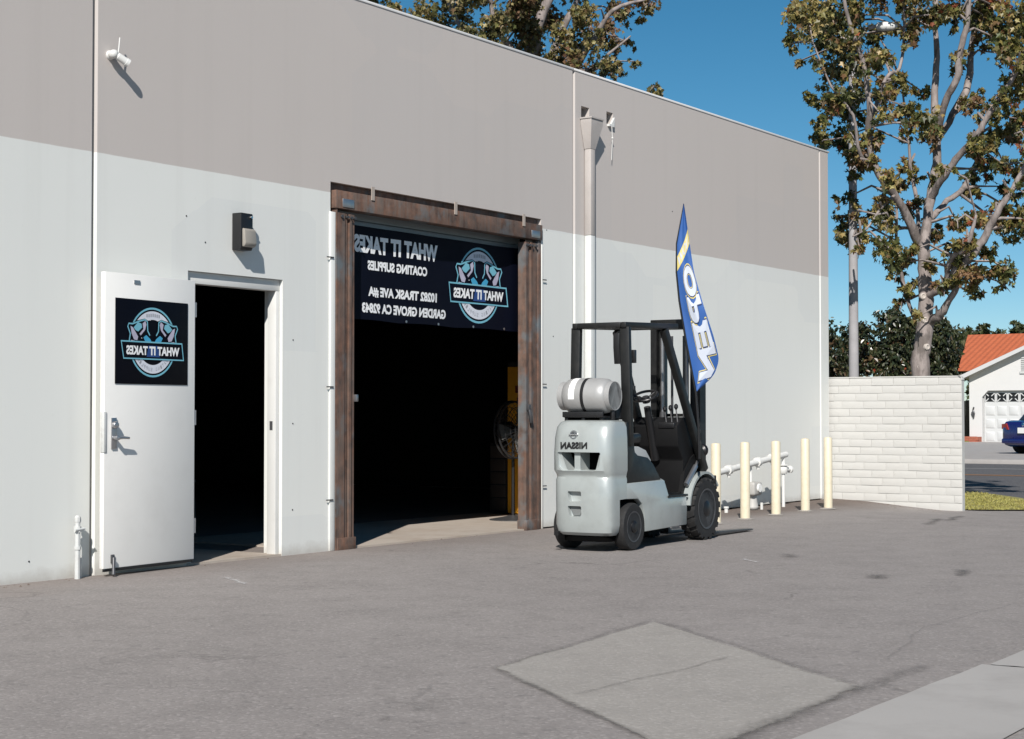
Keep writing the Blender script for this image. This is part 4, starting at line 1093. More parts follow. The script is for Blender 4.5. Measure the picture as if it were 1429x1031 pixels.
# gas cylinder strapped on the tail
tk = thing('gas_cylinder', 'grey propane cylinder lying across the back of the forklift with black strap', 'gas cylinder', FO, FY)
TC = (-.21, -.03, 1.275)
prof = [(.02, -.235), (.09, -.228), (.128, -.205), (.146, -.165), (.147, -.10), (.147, .20), (.143, .225), (.12, .25), (.07, .262), (.0, .265)]
prof = [(r, -h) for r, h in prof][::-1] 
MB().lathe([(.004, -.215), (.07, -.213), (.115, -.20), (.14, -.17), (.147, -.12), (.147, .13), (.14, .175), (.115, .208), (.06, .222), (.004, .224)], TC, (0, 1, 0), 40).build('shell', M['tank'], tk, True, smooth=60)
MB().lathe([(.112, -.235), (.118, -.238), (.122, -.20), (.116, -.196), (.112, -.235)], TC, (0, 1, 0), 36).build('foot_ring', M['tank'], tk, True)
MB().lathe([(.108, .17), (.118, .17), (.118, .25), (.108, .25), (.108, .17)], TC, (0, 1, 0), 36).build('collar', M['tank'], tk, True)
for y in (.0,):
    MB().lathe([(.1475, y - .014), (.1505, y - .014), (.1505, y + .014), (.1475, y + .014), (.1475, y - .014)], TC, (0, 1, 0), 40).build('strap', M['black'], tk, True)
MB().lathe([(.03, .22), (.03, .26), (.012, .27)], TC, (0,1,0), 12).build('valve', M['chrome'], tk, True)
m_ = MB()
for i in range(7):
    an = R(95 + i * 16); 
    for y in (.07, .125): m_.v.append((TC[0] + .1483 * math.cos(an), TC[1] + y, TC[2] + .1483 * math.sin(an)))
m_.f = [(2*i, 2*i+1, 2*i+3, 2*i+2) for i in range(6)]
m_.build('paper_label', M['label'], tk, True, recalc=False)

# ---------------------------------------------------------------- feather flag standing at the forklift's front
fl = thing('feather_flag', 'blue feather flag with white and yellow lettering beside the forklift mast', 'flag', (13.165, -2.110, 0.734))
POLE = [(13.165, -2.11, 0.734), (13.156, -2.109, 0.986), (13.135, -2.093, 1.313), (13.08, -2.031, 1.74), (13.037, -1.984, 2.118), (13.017, -1.967, 2.369), (13.012, -1.971, 2.621), (13.039, -2.029, 2.973)]
EDGE = [(13.135, -2.093, 1.313), (13.267, -2.208, 1.465), (13.289, -2.247, 1.604), (13.212, -2.231, 1.803), (13.116, -2.19, 2.052), (13.078, -2.112, 2.367), (13.07, -2.061, 2.684), (13.039, -2.029, 2.973)]
def poly_at(P, z):
    for a, b in zip(P, P[1:]):
        if a[2] <= z <= b[2]:
            q = (z - a[2]) / (b[2] - a[2]); return Vector(a).lerp(Vector(b), q)
    return Vector(P[-1] if z > P[-1][2] else P[0])
def smooth_at(P, z, h=.06): return (poly_at(P, z - h) + poly_at(P, z) * 2 + poly_at(P, z + h)) / 4
nrm = Vector((-.83, -.556, 0)).normalized()
def flag(s_, t_, off):
    """s_: 0 at the pole .. 1 at the free edge, t_: height"""
    a = smooth_at(POLE, t_); b = smooth_at(EDGE, t_, .04) if 1.39 < t_ < 2.91 else poly_at(EDGE, t_)
    a.z = b.z = t_
    wv = .018 * math.sin(t_ * 6 + s_ * 3) * s_ + .010 * math.sin(s_ * 7 + t_ * 2)
    return a.lerp(b, s_) + nrm * (wv + off)
m_ = MB(); NT, NS = 60, 10
for i in range(NT + 1):
    for j in range(NS + 1): m_.v.append(tuple(flag(j / NS, 1.313 + 1.656 * i / NT, 0)))
for i in range(NT):
    for j in range(NS): a = i * (NS + 1) + j; m_.f.append((a, a + 1, a + NS + 2, a + NS + 1))
M['flagblue'] = plain('flag_blue', (.022, .09, .30), .65, var=.12, scale=6)
M['flagyellow'] = plain('flag_yellow', (.62, .52, .18), .6, var=.1, scale=9)
M['flagwhite'] = plain('flag_white', (.50, .54, .62), .65, var=.05, scale=9)
M['flagnavy'] = plain('flag_navy', (.02, .04, .13), .6, var=.1)
m_.build('cloth', M['flagblue'], fl, recalc=False, smooth=60)
MB().tube(POLE, [.013, .012, .011, .010, .009, .008, .006, .003], 8).build('pole', M['black'], fl)
# slanted yellow band near the top
m_ = MB(); n_ = 8
for j in range(n_ + 1):
    s_ = j / n_; zc = 2.432 + 0.252 * s_
    m_.v += [tuple(flag(s_ * .98 + .01, zc - .06, .003)), tuple(flag(s_ * .98 + .01, zc + .065, .003))]
m_.f = [(2*j, 2*j+2, 2*j+3, 2*j+1) for j in range(n_)]
m_.build('yellow_band', M['flagyellow'], fl, recalc=False)
co, fs = text2d('NOW', 1.0, 1.0, .03)
m_ = MB(); m_.add([tuple(flag(.08 + .86 * a, 2.432 + 0.252 * (.08 + .86 * a) - .045 + .09 * b, .006)) for a, b in co], fs)
m_.build('lettering', M['flagwhite'], fl, recalc=False, smooth=0)
# big vertical word: the first letter is on top
def vword(off, grow, mat, name):
    L = [('O', 2.149, 2.419), ('P', 1.923, 2.155), ('E', 1.703, 1.929), ('N', 1.426, 1.709)]
    for ch_, z0, z1 in L:
        co, fs = text2d(ch_, 1.0, 1.0, .05 + grow, mirror=False)
        m_ = MB(); g = grow * .5
        vs_ = []
        for a, b in co:
            t_ = z1 + g - (z1 - z0 + 2 * g) * a; s_ = .93 + g - (.60 + 2 * g) * (b)
            t_ += .06 * (s_ - .5)
            vs_.append(tuple(flag(min(max(s_, .02), .995), min(max(t_, 1.35), 2.93), off)))
        m_.add(vs_, fs); m_.build(name, mat, fl, recalc=False, smooth=0)
vword(.004, .045, M['flagyellow'], 'lettering_outline')
vword(.0065, .022, M['flagnavy'], 'lettering_outline')
vword(.009, .0, M['flagwhite'], 'lettering')
LIMBS = {'trunk':[(22.47,-0.716,-0.283,0.139),(22.427,-0.745,1.649,0.129),(22.428,-0.768,2.095,0.119),(22.444,-0.817,2.591,0.109),(22.429,-0.815,3.037,0.094),(22.404,-0.796,3.433,0.089)],'A':[(22.405,-0.795,3.364,0.064),(22.075,-0.685,3.856,0.059),(21.644,-0.597,4.208,0.055),(21.446,-0.493,4.436,0.05),(21.289,-0.456,4.853,0.045),(21.191,-0.508,5.22,0.04),(21.154,-0.475,5.698,0.035),(20.982,-0.415,6.059,0.03),(20.798,-0.342,6.511,0.025),(20.741,-0.289,7.175,0.015)],'B':[(22.41,-0.804,3.384,0.074),(22.538,-0.844,3.991,0.069),(22.668,-0.883,4.503,0.064),(22.674,-0.916,5.003,0.059),(22.731,-0.847,5.521,0.05),(22.74,-0.889,6.123,0.045),(22.812,-0.847,6.75,0.035),(22.823,-0.901,7.556,0.025),(22.845,-0.983,8.564,0.012)],'B2':[(22.679,-0.665,3.363,0.035),(22.918,-0.52,4.154,0.03),(23.061,-0.395,4.589,0.025),(23.125,-0.332,5.016,0.02),(23.159,-0.238,5.756,0.014)],'C':[(22.674,-0.915,4.983,0.055),(22.438,-1.124,5.446,0.05),(22.319,-1.318,5.702,0.05),(22.337,-1.365,6.094,0.045),(22.285,-1.484,6.462,0.04),(22.183,-1.543,7.117,0.03),(22.215,-1.638,8.087,0.015)],'C2':[(22.777,-0.889,4.969,0.045),(23.179,-0.969,5.374,0.05),(23.586,-1.064,5.891,0.05),(23.793,-1.042,6.501,0.04),(23.936,-1.104,7.097,0.03),(23.999,-1.237,7.879,0.015)],'D':[(22.551,-0.871,4.14,0.05),(22.353,-1.126,4.396,0.05),(22.271,-1.377,4.66,0.05),(22.105,-1.68,4.901,0.045),(22.081,-1.835,5.124,0.04),(22.082,-2.03,5.392,0.035),(22.081,-2.223,5.705,0.03),(22.101,-2.458,6.203,0.02)],'E':[(22.547,-0.85,3.841,0.045),(23.063,-0.917,4.141,0.042),(23.482,-1.015,4.364,0.04),(23.784,-1.126,4.773,0.04),(23.953,-1.209,4.996,0.035),(24.33,-1.428,5.29,0.03),(24.757,-1.723,5.64,0.018)],'F':[(22.44,-0.819,2.769,0.064),(22.278,-1.122,2.875,0.064),(22.083,-1.38,3.074,0.059),(21.99,-1.608,3.229,0.059),(21.977,-1.779,3.439,0.055),(21.927,-1.893,3.647,0.05),(21.891,-2.03,3.843,0.045),(21.966,-2.151,4.051,0.04),(22.038,-2.273,4.315,0.03),(22.059,-2.505,4.771,0.018)],'F2':[(22.449,-0.814,2.373,0.055),(22.341,-1.016,2.46,0.059),(22.247,-1.15,2.569,0.05),(22.171,-1.318,2.782,0.04),(22.112,-1.419,2.987,0.035),(22.025,-1.567,3.176,0.03)],'F3':[(22.212,-1.205,2.936,0.04),(22.111,-1.241,3.063,0.04),(21.955,-1.376,3.239,0.04),(21.837,-1.563,3.306,0.035),(21.783,-1.67,3.476,0.03),(21.819,-1.737,3.76,0.018)],'G':[(22.636,-0.724,2.204,0.03),(22.938,-0.469,2.476,0.03),(23.143,-0.258,2.905,0.03),(23.191,-0.167,3.274,0.026),(23.25,-0.093,3.636,0.023),(23.239,-0.1,4.155,0.018),(23.199,-0.064,4.633,0.012)],'H':[(21.287,-0.457,4.901,0.03),(21.68,-0.541,5.682,0.026),(21.976,-0.633,5.87,0.022),(22.193,-0.627,6.456,0.018),(22.154,-0.606,7.249,0.01)],'I':[(21.446,-0.493,4.436,0.025),(21.041,-0.433,4.582,0.022),(20.788,-0.438,5.07,0.018),(20.529,-0.248,5.428,0.014),(20.386,-0.061,5.992,0.01)],'J':[(21.69,-0.659,4.082,0.022),(21.406,-0.586,3.892,0.018),(21.211,-0.46,3.612,0.014),(21.012,-0.338,3.487,0.01)]}
CLUMPS= [(20.43,0.01,6.39,0.3),(21.84,0.3,6.61,0.35),(21.77,-0.05,6.65,0.33),(22.39,0.65,6.45,0.25),(21.63,0.7,6.06,0.08),(20.96,-0.32,5.97,0.28),(21.02,0.55,6.17,0.14),(22.08,0.74,5.64,0.1),(21.94,-0.13,5.97,0.22),(20.94,-0.83,5.81,0.16),(22.43,0.5,6.03,0.25),(22.31,0.67,5.36,0.12),(20.73,-0.16,5.18,0.2),(21.92,0.02,5.48,0.25),(21.34,0.21,4.87,0.15),(22.42,0.34,5.08,0.2),(21.44,-0.22,4.55,0.18),(21.36,-0.46,4.77,0.16),(22.06,-0.45,5.66,0.12),(23.05,0.09,6.61,0.18),(21.12,-0.71,5.09,0.12),(21.24,-0.76,4.29,0.16),(22.13,0.12,3.61,0.22),(22.62,0.54,3.76,0.14),(21.84,0.07,4.13,0.12),(21.73,-0.1,3.86,0.12),(22.86,0.04,3.98,0.13),(22.79,-0.21,4.06,0.18),(21.15,-0.78,3.33,0.2),(22.93,0.06,3.52,0.12),(21.6,-0.91,3.31,0.13),(21.81,-0.75,3.19,0.12),(23.04,-0.45,6.74,0.24),(22.22,-1.01,6.61,0.2),(22.84,-0.31,6.62,0.13),(21.38,-0.81,5.6,0.13),(23.23,-0.53,5.74,0.1),(21.52,-0.95,5.22,0.16),(21.54,-1.09,5.02,0.22),(22.42,-0.92,4.97,0.16),(21.86,-0.78,5.59,0.11),(22.55,-0.87,4.39,0.09),(23.39,-0.55,3.79,0.13),(23.01,-0.81,3.69,0.11),(21.4,-1.48,4.35,0.1),(22.12,-1.34,6.55,0.18),(22.89,-1.49,6.68,0.22),(22.92,-1.78,6.7,0.25),(23.58,-1.77,6.58,0.3),(22.84,-1.65,6.35,0.17),(22.03,-2.19,5.84,0.25),(22.5,-2.14,5.64,0.25),(23.79,-1.5,6.29,0.12),(22.68,-1.94,5.69,0.15),(23.58,-1.51,5.48,0.18),(24.25,-1.56,5.42,0.16),(23.0,-1.24,5.47,0.16),(23.17,-1.28,5.59,0.12),(23.27,-1.7,5.06,0.16),(22.46,-1.76,4.9,0.13),(23.75,-1.08,4.51,0.15),(22.78,-1.55,4.51,0.14),(23.72,-1.04,4.36,0.1),(22.51,-1.84,4.55,0.13),(23.96,-1.59,4.65,0.14),(23.68,-1.52,4.37,0.12),(22.92,-1.1,3.81,0.09),(22.68,-1.48,3.76,0.18),(22.1,-1.91,3.78,0.18),(23.72,-1.61,3.75,0.17),(22.42,-1.42,3.4,0.14),(23.27,-1.39,3.42,0.17),(21.94,-1.67,3.01,0.18),(22.01,-1.99,3.1,0.18),(22.18,-1.98,2.87,0.14),(23.5,-1.07,2.92,0.13),(21.95,-1.49,3.04,0.11),(24.12,-1.65,3.99,0.08),(22.18,-1.0,3.14,0.1),(22.52,-0.63,2.95,0.09),(22.05,-0.87,2.47,0.08),(22.1,-0.08,9.0,0.21),(20.75,-0.33,8.65,0.21),(22.98,-2.26,7.28,0.26),(22.8,0.26,8.24,0.2),(20.98,-0.3,8.64,0.19),(23.6,-2.11,7.38,0.27),(22.54,-1.99,8.56,0.2),(22.16,-1.49,7.37,0.28),(21.96,-2.44,8.55,0.24),(21.58,-1.84,7.66,0.18),(23.33,-0.53,9.3,0.29),(23.88,-1.81,8.14,0.2),(23.9,-1.96,8.07,0.28),(23.79,-1.78,8.22,0.22),(23.62,-0.9,8.5,0.18),(21.22,-0.68,7.1,0.16),(21.66,0.47,7.79,0.2),(22.42,-1.07,8.08,0.21),(23.52,-2.4,8.75,0.22),(22.77,0.32,8.02,0.2),(22.69,-0.3,7.64,0.2),(23.59,-0.75,7.41,0.17),(20.63,-0.04,8.32,0.26),(22.94,-1.2,8.72,0.2),(22.12,0.15,8.24,0.16),(23.36,-1.35,7.29,0.29),(23.14,-1.56,7.06,0.16),(22.73,-0.03,7.18,0.27),(21.76,-0.85,6.91,0.24),(24.01,-1.6,8.8,0.19),(22.02,-0.89,8.75,0.21),(23.51,-2.27,8.47,0.16),(22.33,0.76,9.07,0.27),(22.55,-0.39,8.64,0.17),(22.86,-2.52,8.05,0.19),(20.87,0.07,8.79,0.18),(22.29,-1.63,8.66,0.16),(22.63,-0.84,8.67,0.3),(22.73,0.63,8.3,0.27),(23.13,-0.34,7.17,0.22),(21.63,-0.29,8.14,0.16),(21.97,-0.82,8.5,0.28),(23.78,-1.72,8.25,0.16),(21.38,-0.44,8.42,0.19),(21.65,-0.23,7.14,0.18),(22.04,-2.37,3.68,0.21),(22.75,-2.78,5.39,0.25),(23.52,-2.33,4.28,0.23),(23.78,-2.17,6.66,0.16),(23.79,-2.4,3.94,0.25),(22.97,-2.29,4.65,0.23),(24.51,-2.05,4.33,0.2),(23.71,-2.28,4.65,0.17),(22.7,-2.73,3.63,0.15),(22.5,-2.82,3.59,0.22),(24.34,-1.68,4.05,0.15),(24.72,-2.22,4.85,0.15),(24.24,-1.8,4.93,0.21),(23.72,-2.34,3.85,0.16),(22.74,-2.13,3.78,0.14),(22.47,-2.79,6.25,0.24),(22.89,-2.59,3.91,0.2),(22.79,-2.7,6.05,0.22),(24.34,-1.88,4.06,0.23),(24.28,-2.0,5.29,0.14)]
BACK_CLUMPS= [(24.72,9.57,8.45,0.33),(26.77,10.67,8.79,0.27),(27.06,10.43,9.17,0.36),(26.18,9.72,8.41,0.27),(24.94,8.4,7.88,0.25),(25.18,8.29,8.24,0.3),(25.76,8.2,8.61,0.38),(26.29,8.39,8.33,0.33),(26.97,8.59,8.14,0.25),(28.01,8.92,8.94,0.33),(26.66,7.66,8.24,0.33),(26.2,7.22,7.64,0.22),(27.08,8.17,7.97,0.22),(26.28,7.04,8.49,0.25),(26.28,6.8,7.93,0.19),(27.59,7.35,8.52,0.25),(28.07,7.39,8.27,0.19),(26.3,6.67,7.5,0.22),(27.45,7.03,7.66,0.14),(28.15,7.28,8.9,0.22),(28.51,7.08,8.87,0.12),(27.58,6.41,8.78,0.11),(28.72,7.44,8.43,0.11),(26.9,6.33,7.65,0.08),(27.82,7.89,7.86,0.14),(27.02,9.37,8.18,0.27),(27.02,9.97,8.03,0.27),(26.96,8.01,7.52,0.25),(25.47,7.96,10.57,0.3),(26.29,6.41,11.55,0.37),(27.61,7.01,11.82,0.38),(26.0,7.51,11.58,0.35),(27.4,7.92,10.82,0.41),(24.68,9.03,10.94,0.29),(27.3,8.94,9.53,0.39),(26.53,7.02,10.65,0.42),(24.38,9.11,10.72,0.4),(26.3,7.13,10.5,0.29),(25.85,9.27,11.37,0.33),(27.47,7.4,11.5,0.44),(27.19,6.87,11.76,0.35),(25.7,7.96,11.63,0.35),(27.51,6.92,11.69,0.39),(26.69,10.7,10.72,0.44),(25.87,9.64,12.04,0.29),(27.73,9.03,12.43,0.29),(25.41,7.74,8.96,0.35),(27.53,9.7,10.57,0.29),(27.71,8.79,11.91,0.39),(27.8,6.81,11.92,0.38),(26.86,8.11,11.62,0.32),(27.93,6.7,9.13,0.3),(28.15,8.37,9.55,0.32),(25.72,7.36,11.47,0.34),(27.36,8.06,10.42,0.42),(25.62,10.1,11.05,0.44),(26.27,7.85,10.53,0.35),(28.37,6.99,10.54,0.28),(27.86,7.69,11.27,0.36),(24.88,8.87,10.37,0.34),(26.02,10.39,10.35,0.29),(27.12,7.33,11.91,0.42),(27.31,7.31,10.56,0.41),(26.28,9.67,9.98,0.35),(24.83,8.74,8.86,0.35),(26.52,9.15,9.59,0.34),(26.64,7.64,11.41,0.43),(26.85,10.02,12.27,0.46)]
BACK_LIMBS= [[(26.69,8.57,4.92,0.191),(26.66,8.5,7.25,0.164),(26.69,8.41,8.21,0.123),(26.79,8.22,8.89,0.096),(26.99,7.87,9.85,0.068),(27.04,7.74,11.21,0.027)],[(26.66,8.5,7.11,0.109),(27.19,8.4,7.88,0.082),(27.37,8.27,8.39,0.068),(27.6,8.08,9.03,0.055),(27.98,7.82,9.92,0.027)],[(26.67,8.47,7.52,0.082),(26.13,8.53,7.98,0.068),(25.77,8.69,8.47,0.055),(25.51,8.67,9.36,0.027)],[(26.68,8.48,6.97,0.096),(26.71,7.69,7.51,0.082),(26.79,7.19,8.07,0.055),(26.82,6.74,8.63,0.041),(27.15,6.24,8.83,0.021)],[(26.67,8.5,6.84,0.082),(26.7,9.32,7.62,0.068),(26.61,9.77,8.36,0.055),(26.53,10.23,9.04,0.041),(26.35,10.45,10.09,0.027)],[(26.78,7.58,7.58,0.055),(26.92,7.19,7.62,0.041),(27.06,6.96,7.89,0.027),(27.28,6.62,8.23,0.016)]]
LEFT_CLUMPS= [(28.77,13.98,10.17,0.22),(29.69,14.41,10.25,0.22),(28.4,13.06,9.75,0.22),(28.49,13.21,9.6,0.16),(28.88,15.1,10.33,0.42),(28.19,13.5,9.81,0.29),(28.44,13.77,10.72,0.41),(29.11,14.82,12.79,0.32),(28.97,14.17,12.28,0.3),(28.11,14.13,11.15,0.39),(27.51,14.49,10.12,0.35),(28.64,13.46,12.62,0.47),(28.53,13.86,9.61,0.47),(29.53,14.02,12.64,0.35),(29.15,15.32,10.56,0.32),(28.8,15.06,12.61,0.31),(29.88,14.0,9.89,0.36),(29.66,14.36,11.55,0.38),(29.15,14.95,10.98,0.33),(29.08,15.19,11.38,0.32)]
TIP_CLUMPS= [(36.94,11.37,9.34,0.16),(36.52,11.2,9.01,0.22),(36.76,11.16,8.79,0.22),(37.25,10.91,8.44,0.3),(36.97,11.79,7.79,0.32),(37.22,11.79,7.5,0.31),(36.9,11.81,8.22,0.32),(36.46,10.99,7.7,0.31),(36.62,11.68,8.0,0.3),(36.32,11.54,7.76,0.28),(36.26,10.74,7.53,0.27)]
# ---------------------------------------------------------------- trees
M['bark'] = bark(); M['leaf'] = leafmat('leaves', .4); M['gloss'] = leafmat('glossy_leaves', .15, .3)
HALF = [(0, 0), (.30, -.04), (.26, .20), (.56, .42), (.20, .52), (0, 1.0)]
OVAL = [(0, 0), (.20, .22), (.26, .5), (.17, .8), (0, 1.0)]
def crown(name, clumps, tones, per, size, mat, parent, seed, shape=HALF, droop=.75, sat=0):
    """leaf-sized faces spread through the clumps; tones: (weight, colour)"""
    rs = np.random.RandomState(seed)
    P = []; C = []
    cl2 = list(clumps)
    for (x, y, z, r) in clumps:
        for k in range(sat):
            o_ = np.clip(rs.normal(0, .6, 3), -.85, .85) * r
            cl2.append((x + o_[0], y + o_[1], z + o_[2], r * rs.uniform(.5, .8)))
    clumps = cl2
    tw = np.array([t[0] for t in tones], float); tw /= tw.sum(); tc = np.array([t[1] for t in tones])
    for (x, y, z, r) in clumps:
        n = max(5, int(per * (r / .2) ** 2))
        base = rs.choice(len(tw), p=tw)
        # sub-sprigs inside each clump
        k = max(2, n // 9); sp = np.clip(rs.normal(0, .5, (k, 3)), -.95, .95) * r; sp[:, 2] *= .9
        own = rs.randint(0, k, n)
        p = sp[own] + rs.normal(0, .17, (n, 3)) * min(r, .3) + (x, y, z)
        pick = np.where(rs.rand(n) < .55, base, rs.choice(len(tw), n, p=tw))
        c = tc[pick] * (rs.uniform(.65, 1.3, (n, 1))) * rs.uniform(.92, 1.08, (n, 3))
        P.append(p); C.append(c)
    P = np.vstack(P); C = np.vstack(C); n = len(P)
    nh = len(shape)
    # leaf frames: d along the leaf (mostly hanging), w across, u normal
    d = rs.normal(0, .6, (n, 3)); d[:, 2] -= droop; d /= np.linalg.norm(d, axis=1)[:, None]
    w_ = np.cross(d, rs.normal(0, 1, (n, 3))); w_ /= np.linalg.norm(w_, axis=1)[:, None]
    u_ = np.cross(d, w_)
    s = size * rs.uniform(.6, 1.25, (n, 1))
    fold = rs.uniform(.1, .5, (n, 1))
    V = []
    for side in (1, -1):
        for a, b in shape:
            V.append(P + s * (w_ * (a * side) + d * b + u_ * (abs(a) * fold - .25 * b * b * fold)))
    V = np.stack(V, 1)                        # n, 2*nh, 3
    nv = 2 * nh
    me = bpy.data.meshes.new(name)
    me.vertices.add(n * nv); me.vertices.foreach_set('co', V.reshape(-1))
    me.loops.add(n * nv); idx = np.arange(n * nv).reshape(n, nv)
    idx[:, nh:] = idx[:, nh:][:, ::-1]
    me.loops.foreach_set('vertex_index', idx.reshape(-1))
    me.polygons.add(n * 2); me.polygons.foreach_set('loop_start', np.arange(n * 2) * nh)
    me.polygons.foreach_set('loop_total', np.full(n * 2, nh))
    ca = me.color_attributes.new('col', 'FLOAT_COLOR', 'POINT')
    cc = np.ones((n, nv, 4)); cc[:, :, :3] = C[:, None, :]
    ca.data.foreach_set('color', cc.reshape(-1))
    me.update(); me.validate(); me.materials.append(mat)
    return link(name, me, parent)
def catmull(P, k=4):
    P = [np.array(p, float) for p in P]; out = []
    for i in range(len(P) - 1):
        p0, p1, p2, p3 = P[max(i-1, 0)], P[i], P[i+1], P[min(i+2, len(P)-1)]
        for q in range(k):
            t = q / k
            out.append(.5 * ((2*p1) + (-p0+p2)*t + (2*p0-5*p1+4*p2-p3)*t*t + (-p0+3*p1-3*p2+p3)*t**3))
    out.append(P[-1]); return out
def limb(name, pts, parent, seed, jit=.25, seg=10):
    r_ = random.Random(seed); Q = catmull(pts)
    path = []; rad = []
    for i, q in enumerate(Q):
        j = q[3] * jit if 0 < i < len(Q) - 1 else 0
        path.append((q[0] + r_.uniform(-j, j), q[1] + r_.uniform(-j, j), q[2] + r_.uniform(-j, j)))
        rad.append(max(.006, q[3] * r_.uniform(.92, 1.08)))
    return MB().tube(path, rad, seg).build(name, M['bark'], parent, smooth=60)
def twigs(parent, clumps, limbs, seed):
    """thin shoots from the nearest limb point to each clump"""
    r_ = random.Random(seed); pts = [np.array(p) for L in limbs for p in catmull(L, 3)]
    A = np.array([p[:3] for p in pts])
    m_ = MB()
    for c in clumps:
        c3 = np.array(c[:3]); dd = np.linalg.norm(A - c3, axis=1) + .6 * np.maximum(0, A[:, 2] - c3[2])
        k = int(dd.argmin())
        if dd[k] > 1.3: continue
        a = A[k]; mid = (a + c3) / 2 + np.array([r_.uniform(-.12, .12), r_.uniform(-.12, .12), r_.uniform(.0, .2)])
        m_.tube([a, mid, c3, c3 + np.array([r_.uniform(-.1,.1), r_.uniform(-.1,.1), -.12])], [min(.028, pts[k][3] * .6), .016, .010, .004], 6)
    if m_.v: tag(m_.build('twigs', M['bark'], parent, smooth=60), kind='stuff')

AUT = [(5, (.085, .095, .030)), (5, (.20, .175, .052)), (3.0, (.34, .27, .10)), (2.2, (.21, .125, .06)), (.45, (.28, .09, .045)), (1.5, (.042, .052, .02))]
st_ = thing('street_tree', 'tall pale-barked tree with sparse browning leaves behind the block wall', 'tree', (LIMBS['trunk'][0][0], LIMBS['trunk'][0][1], -.1))
for i, (k, L) in enumerate(LIMBS.items()):
    limb('trunk' if k == 'trunk' else 'branch', L, st_, 100 + i, .12 if k == 'trunk' else .25)
# knots where old limbs were cut
for x_, y_, z_ in ((-.11, -.08, 2.42), (-.10, -.10, 2.05), (-.13, -.02, 1.78), (-.12, -.06, 2.75)):
    b0 = Vector((LIMBS['trunk'][1][0] + .02, LIMBS['trunk'][1][1], 0))
    MB().lathe([(.05, 0), (.045, .03), (.03, .04), (.015, .03)], b0 + Vector((x_*.8, y_, z_)), (x_, y_*2, 0), 12).build('knot', plain('cut_wood', (.42,.38,.34), .8, var=.3, scale=25), st_)
r_ = random.Random(91)
for k, L in LIMBS.items():
    if k == 'trunk': continue
    Q = catmull(L, 4)
    for q in Q[3:]:
        if q[3] < .05 and r_.random() < .34:
            CLUMPS.append((q[0] + r_.gauss(0, .10), q[1] + r_.gauss(0, .10), q[2] + r_.gauss(-.05, .12), r_.uniform(.07, .13)))
crown('crown', CLUMPS, AUT, 125, .082, M['leaf'], st_, 11, sat=2)
twigs(st_, CLUMPS, list(LIMBS.values()), 5)

BK = [(4, (.21, .18, .065)), (3, (.32, .26, .115)), (3, (.11, .11, .04)), (1.5, (.20, .12, .065)), (.8, (.04, .045, .02))]
bt = thing('street_tree', 'broad olive and tan tree rising behind the middle of the roof edge', 'tree', (BACK_LIMBS[0][0][0], BACK_LIMBS[0][0][1], -.1))
BACK_LIMBS[0].insert(0, (BACK_LIMBS[0][0][0], BACK_LIMBS[0][0][1], -.12, .22))
for i, L in enumerate(BACK_LIMBS): limb('trunk' if i == 0 else 'branch', L, bt, 200 + i)
crown('crown', BACK_CLUMPS, BK, 120, .09, M['leaf'], bt, 12, sat=2)
twigs(bt, BACK_CLUMPS, BACK_LIMBS, 6)
def far_tree(label, clumps, seed, tones, per, size, mat, shape=HALF, r0=.16):
    c = np.array(clumps)[:, :3]; m = c.mean(0); zt = c[:, 2].max(); zb = c[:, 2].min()
    o = thing('tree', label, 'tree', (m[0], m[1], gz(m[0], m[1])))
    L = [[(m[0], m[1], -.15, r0), (m[0], m[1], zb * .6, r0 * .85), (m[0] + .1, m[1], (zb + zt) / 2, r0 * .5), (m[0], m[1] + .1, zt - .1, .02)]]
    limb('trunk', L[0], o, seed)
    crown('crown', clumps, tones, per, size, mat, o, seed, shape, sat=1)
    twigs(o, clumps, L, seed); return o
far_tree('olive tree top showing over the roof edge at the upper left of the sky', LEFT_CLUMPS, 31, BK, 95, .12, M['leaf'])
far_tree('small olive treetop poking above the roof edge near its middle', TIP_CLUMPS, 32, BK, 70, .12, M['leaf'])
# glossy evergreens across the street
MG = [(5, (.022, .030, .014)), (4, (.040, .048, .022)), (2, (.075, .075, .035)), (.8, (.10, .065, .035)), (.12, (.30, .06, .03))]
r_ = random.Random(21)
for i, (x, y, zt, wd, lab) in enumerate([(43.2, 9.75, 3.95, .85, 'glossy dark evergreen tree right of the building corner, across the street'), (44.0, 8.95, 3.75, .8, 'glossy dark evergreen tree between the lamp post and the tree trunk'),
                              (44.6, 8.2, 4.0, .85, 'glossy dark evergreen tree just left of the pale trunk'), (45.2, 7.65, 3.95, .8, 'glossy dark evergreen tree directly behind the pale trunk'), (45.5, 7.25, 3.85, .72, 'glossy dark evergreen tree left of the red-roofed house')]):
    cl = []
    for k in range(70):
        q = r_.random(); z = .4 + (zt - .5) * q; rr = wd * (1 - .55 * max(0, q - .55) / .45) * math.sqrt(r_.random()); a = r_.uniform(0, 6.28)
        cl.append((x + rr * math.cos(a), y + rr * math.sin(a), z, r_.uniform(.16, .32)))
    far_tree(lab, cl, 40 + i, MG, 60, .13, M['gloss'], OVAL, .1)
DT = [(4, (.07, .085, .03)), (3, (.11, .115, .05)), (2, (.045, .055, .02))]
for i, (x, y, zt, wd, lab) in enumerate([(93, 22.0, 6.3, 2.4, 'round green tree beyond the red roof, left one'), (95, 19.3, 5.9, 2.3, 'low green tree beyond the red roof, right one')]):
    cl = []
    for k in range(60):
        a = r_.uniform(0, 6.28); rr = wd * math.sqrt(r_.random()); q = rr / wd
        cl.append((x + rr * math.cos(a), y + rr * math.sin(a), zt - 1.6 * q * q - r_.uniform(0, 2.5), r_.uniform(.4, .7)))
    far_tree(lab, cl, 60 + i, DT, 16, .3, M['leaf'], HALF, .2)

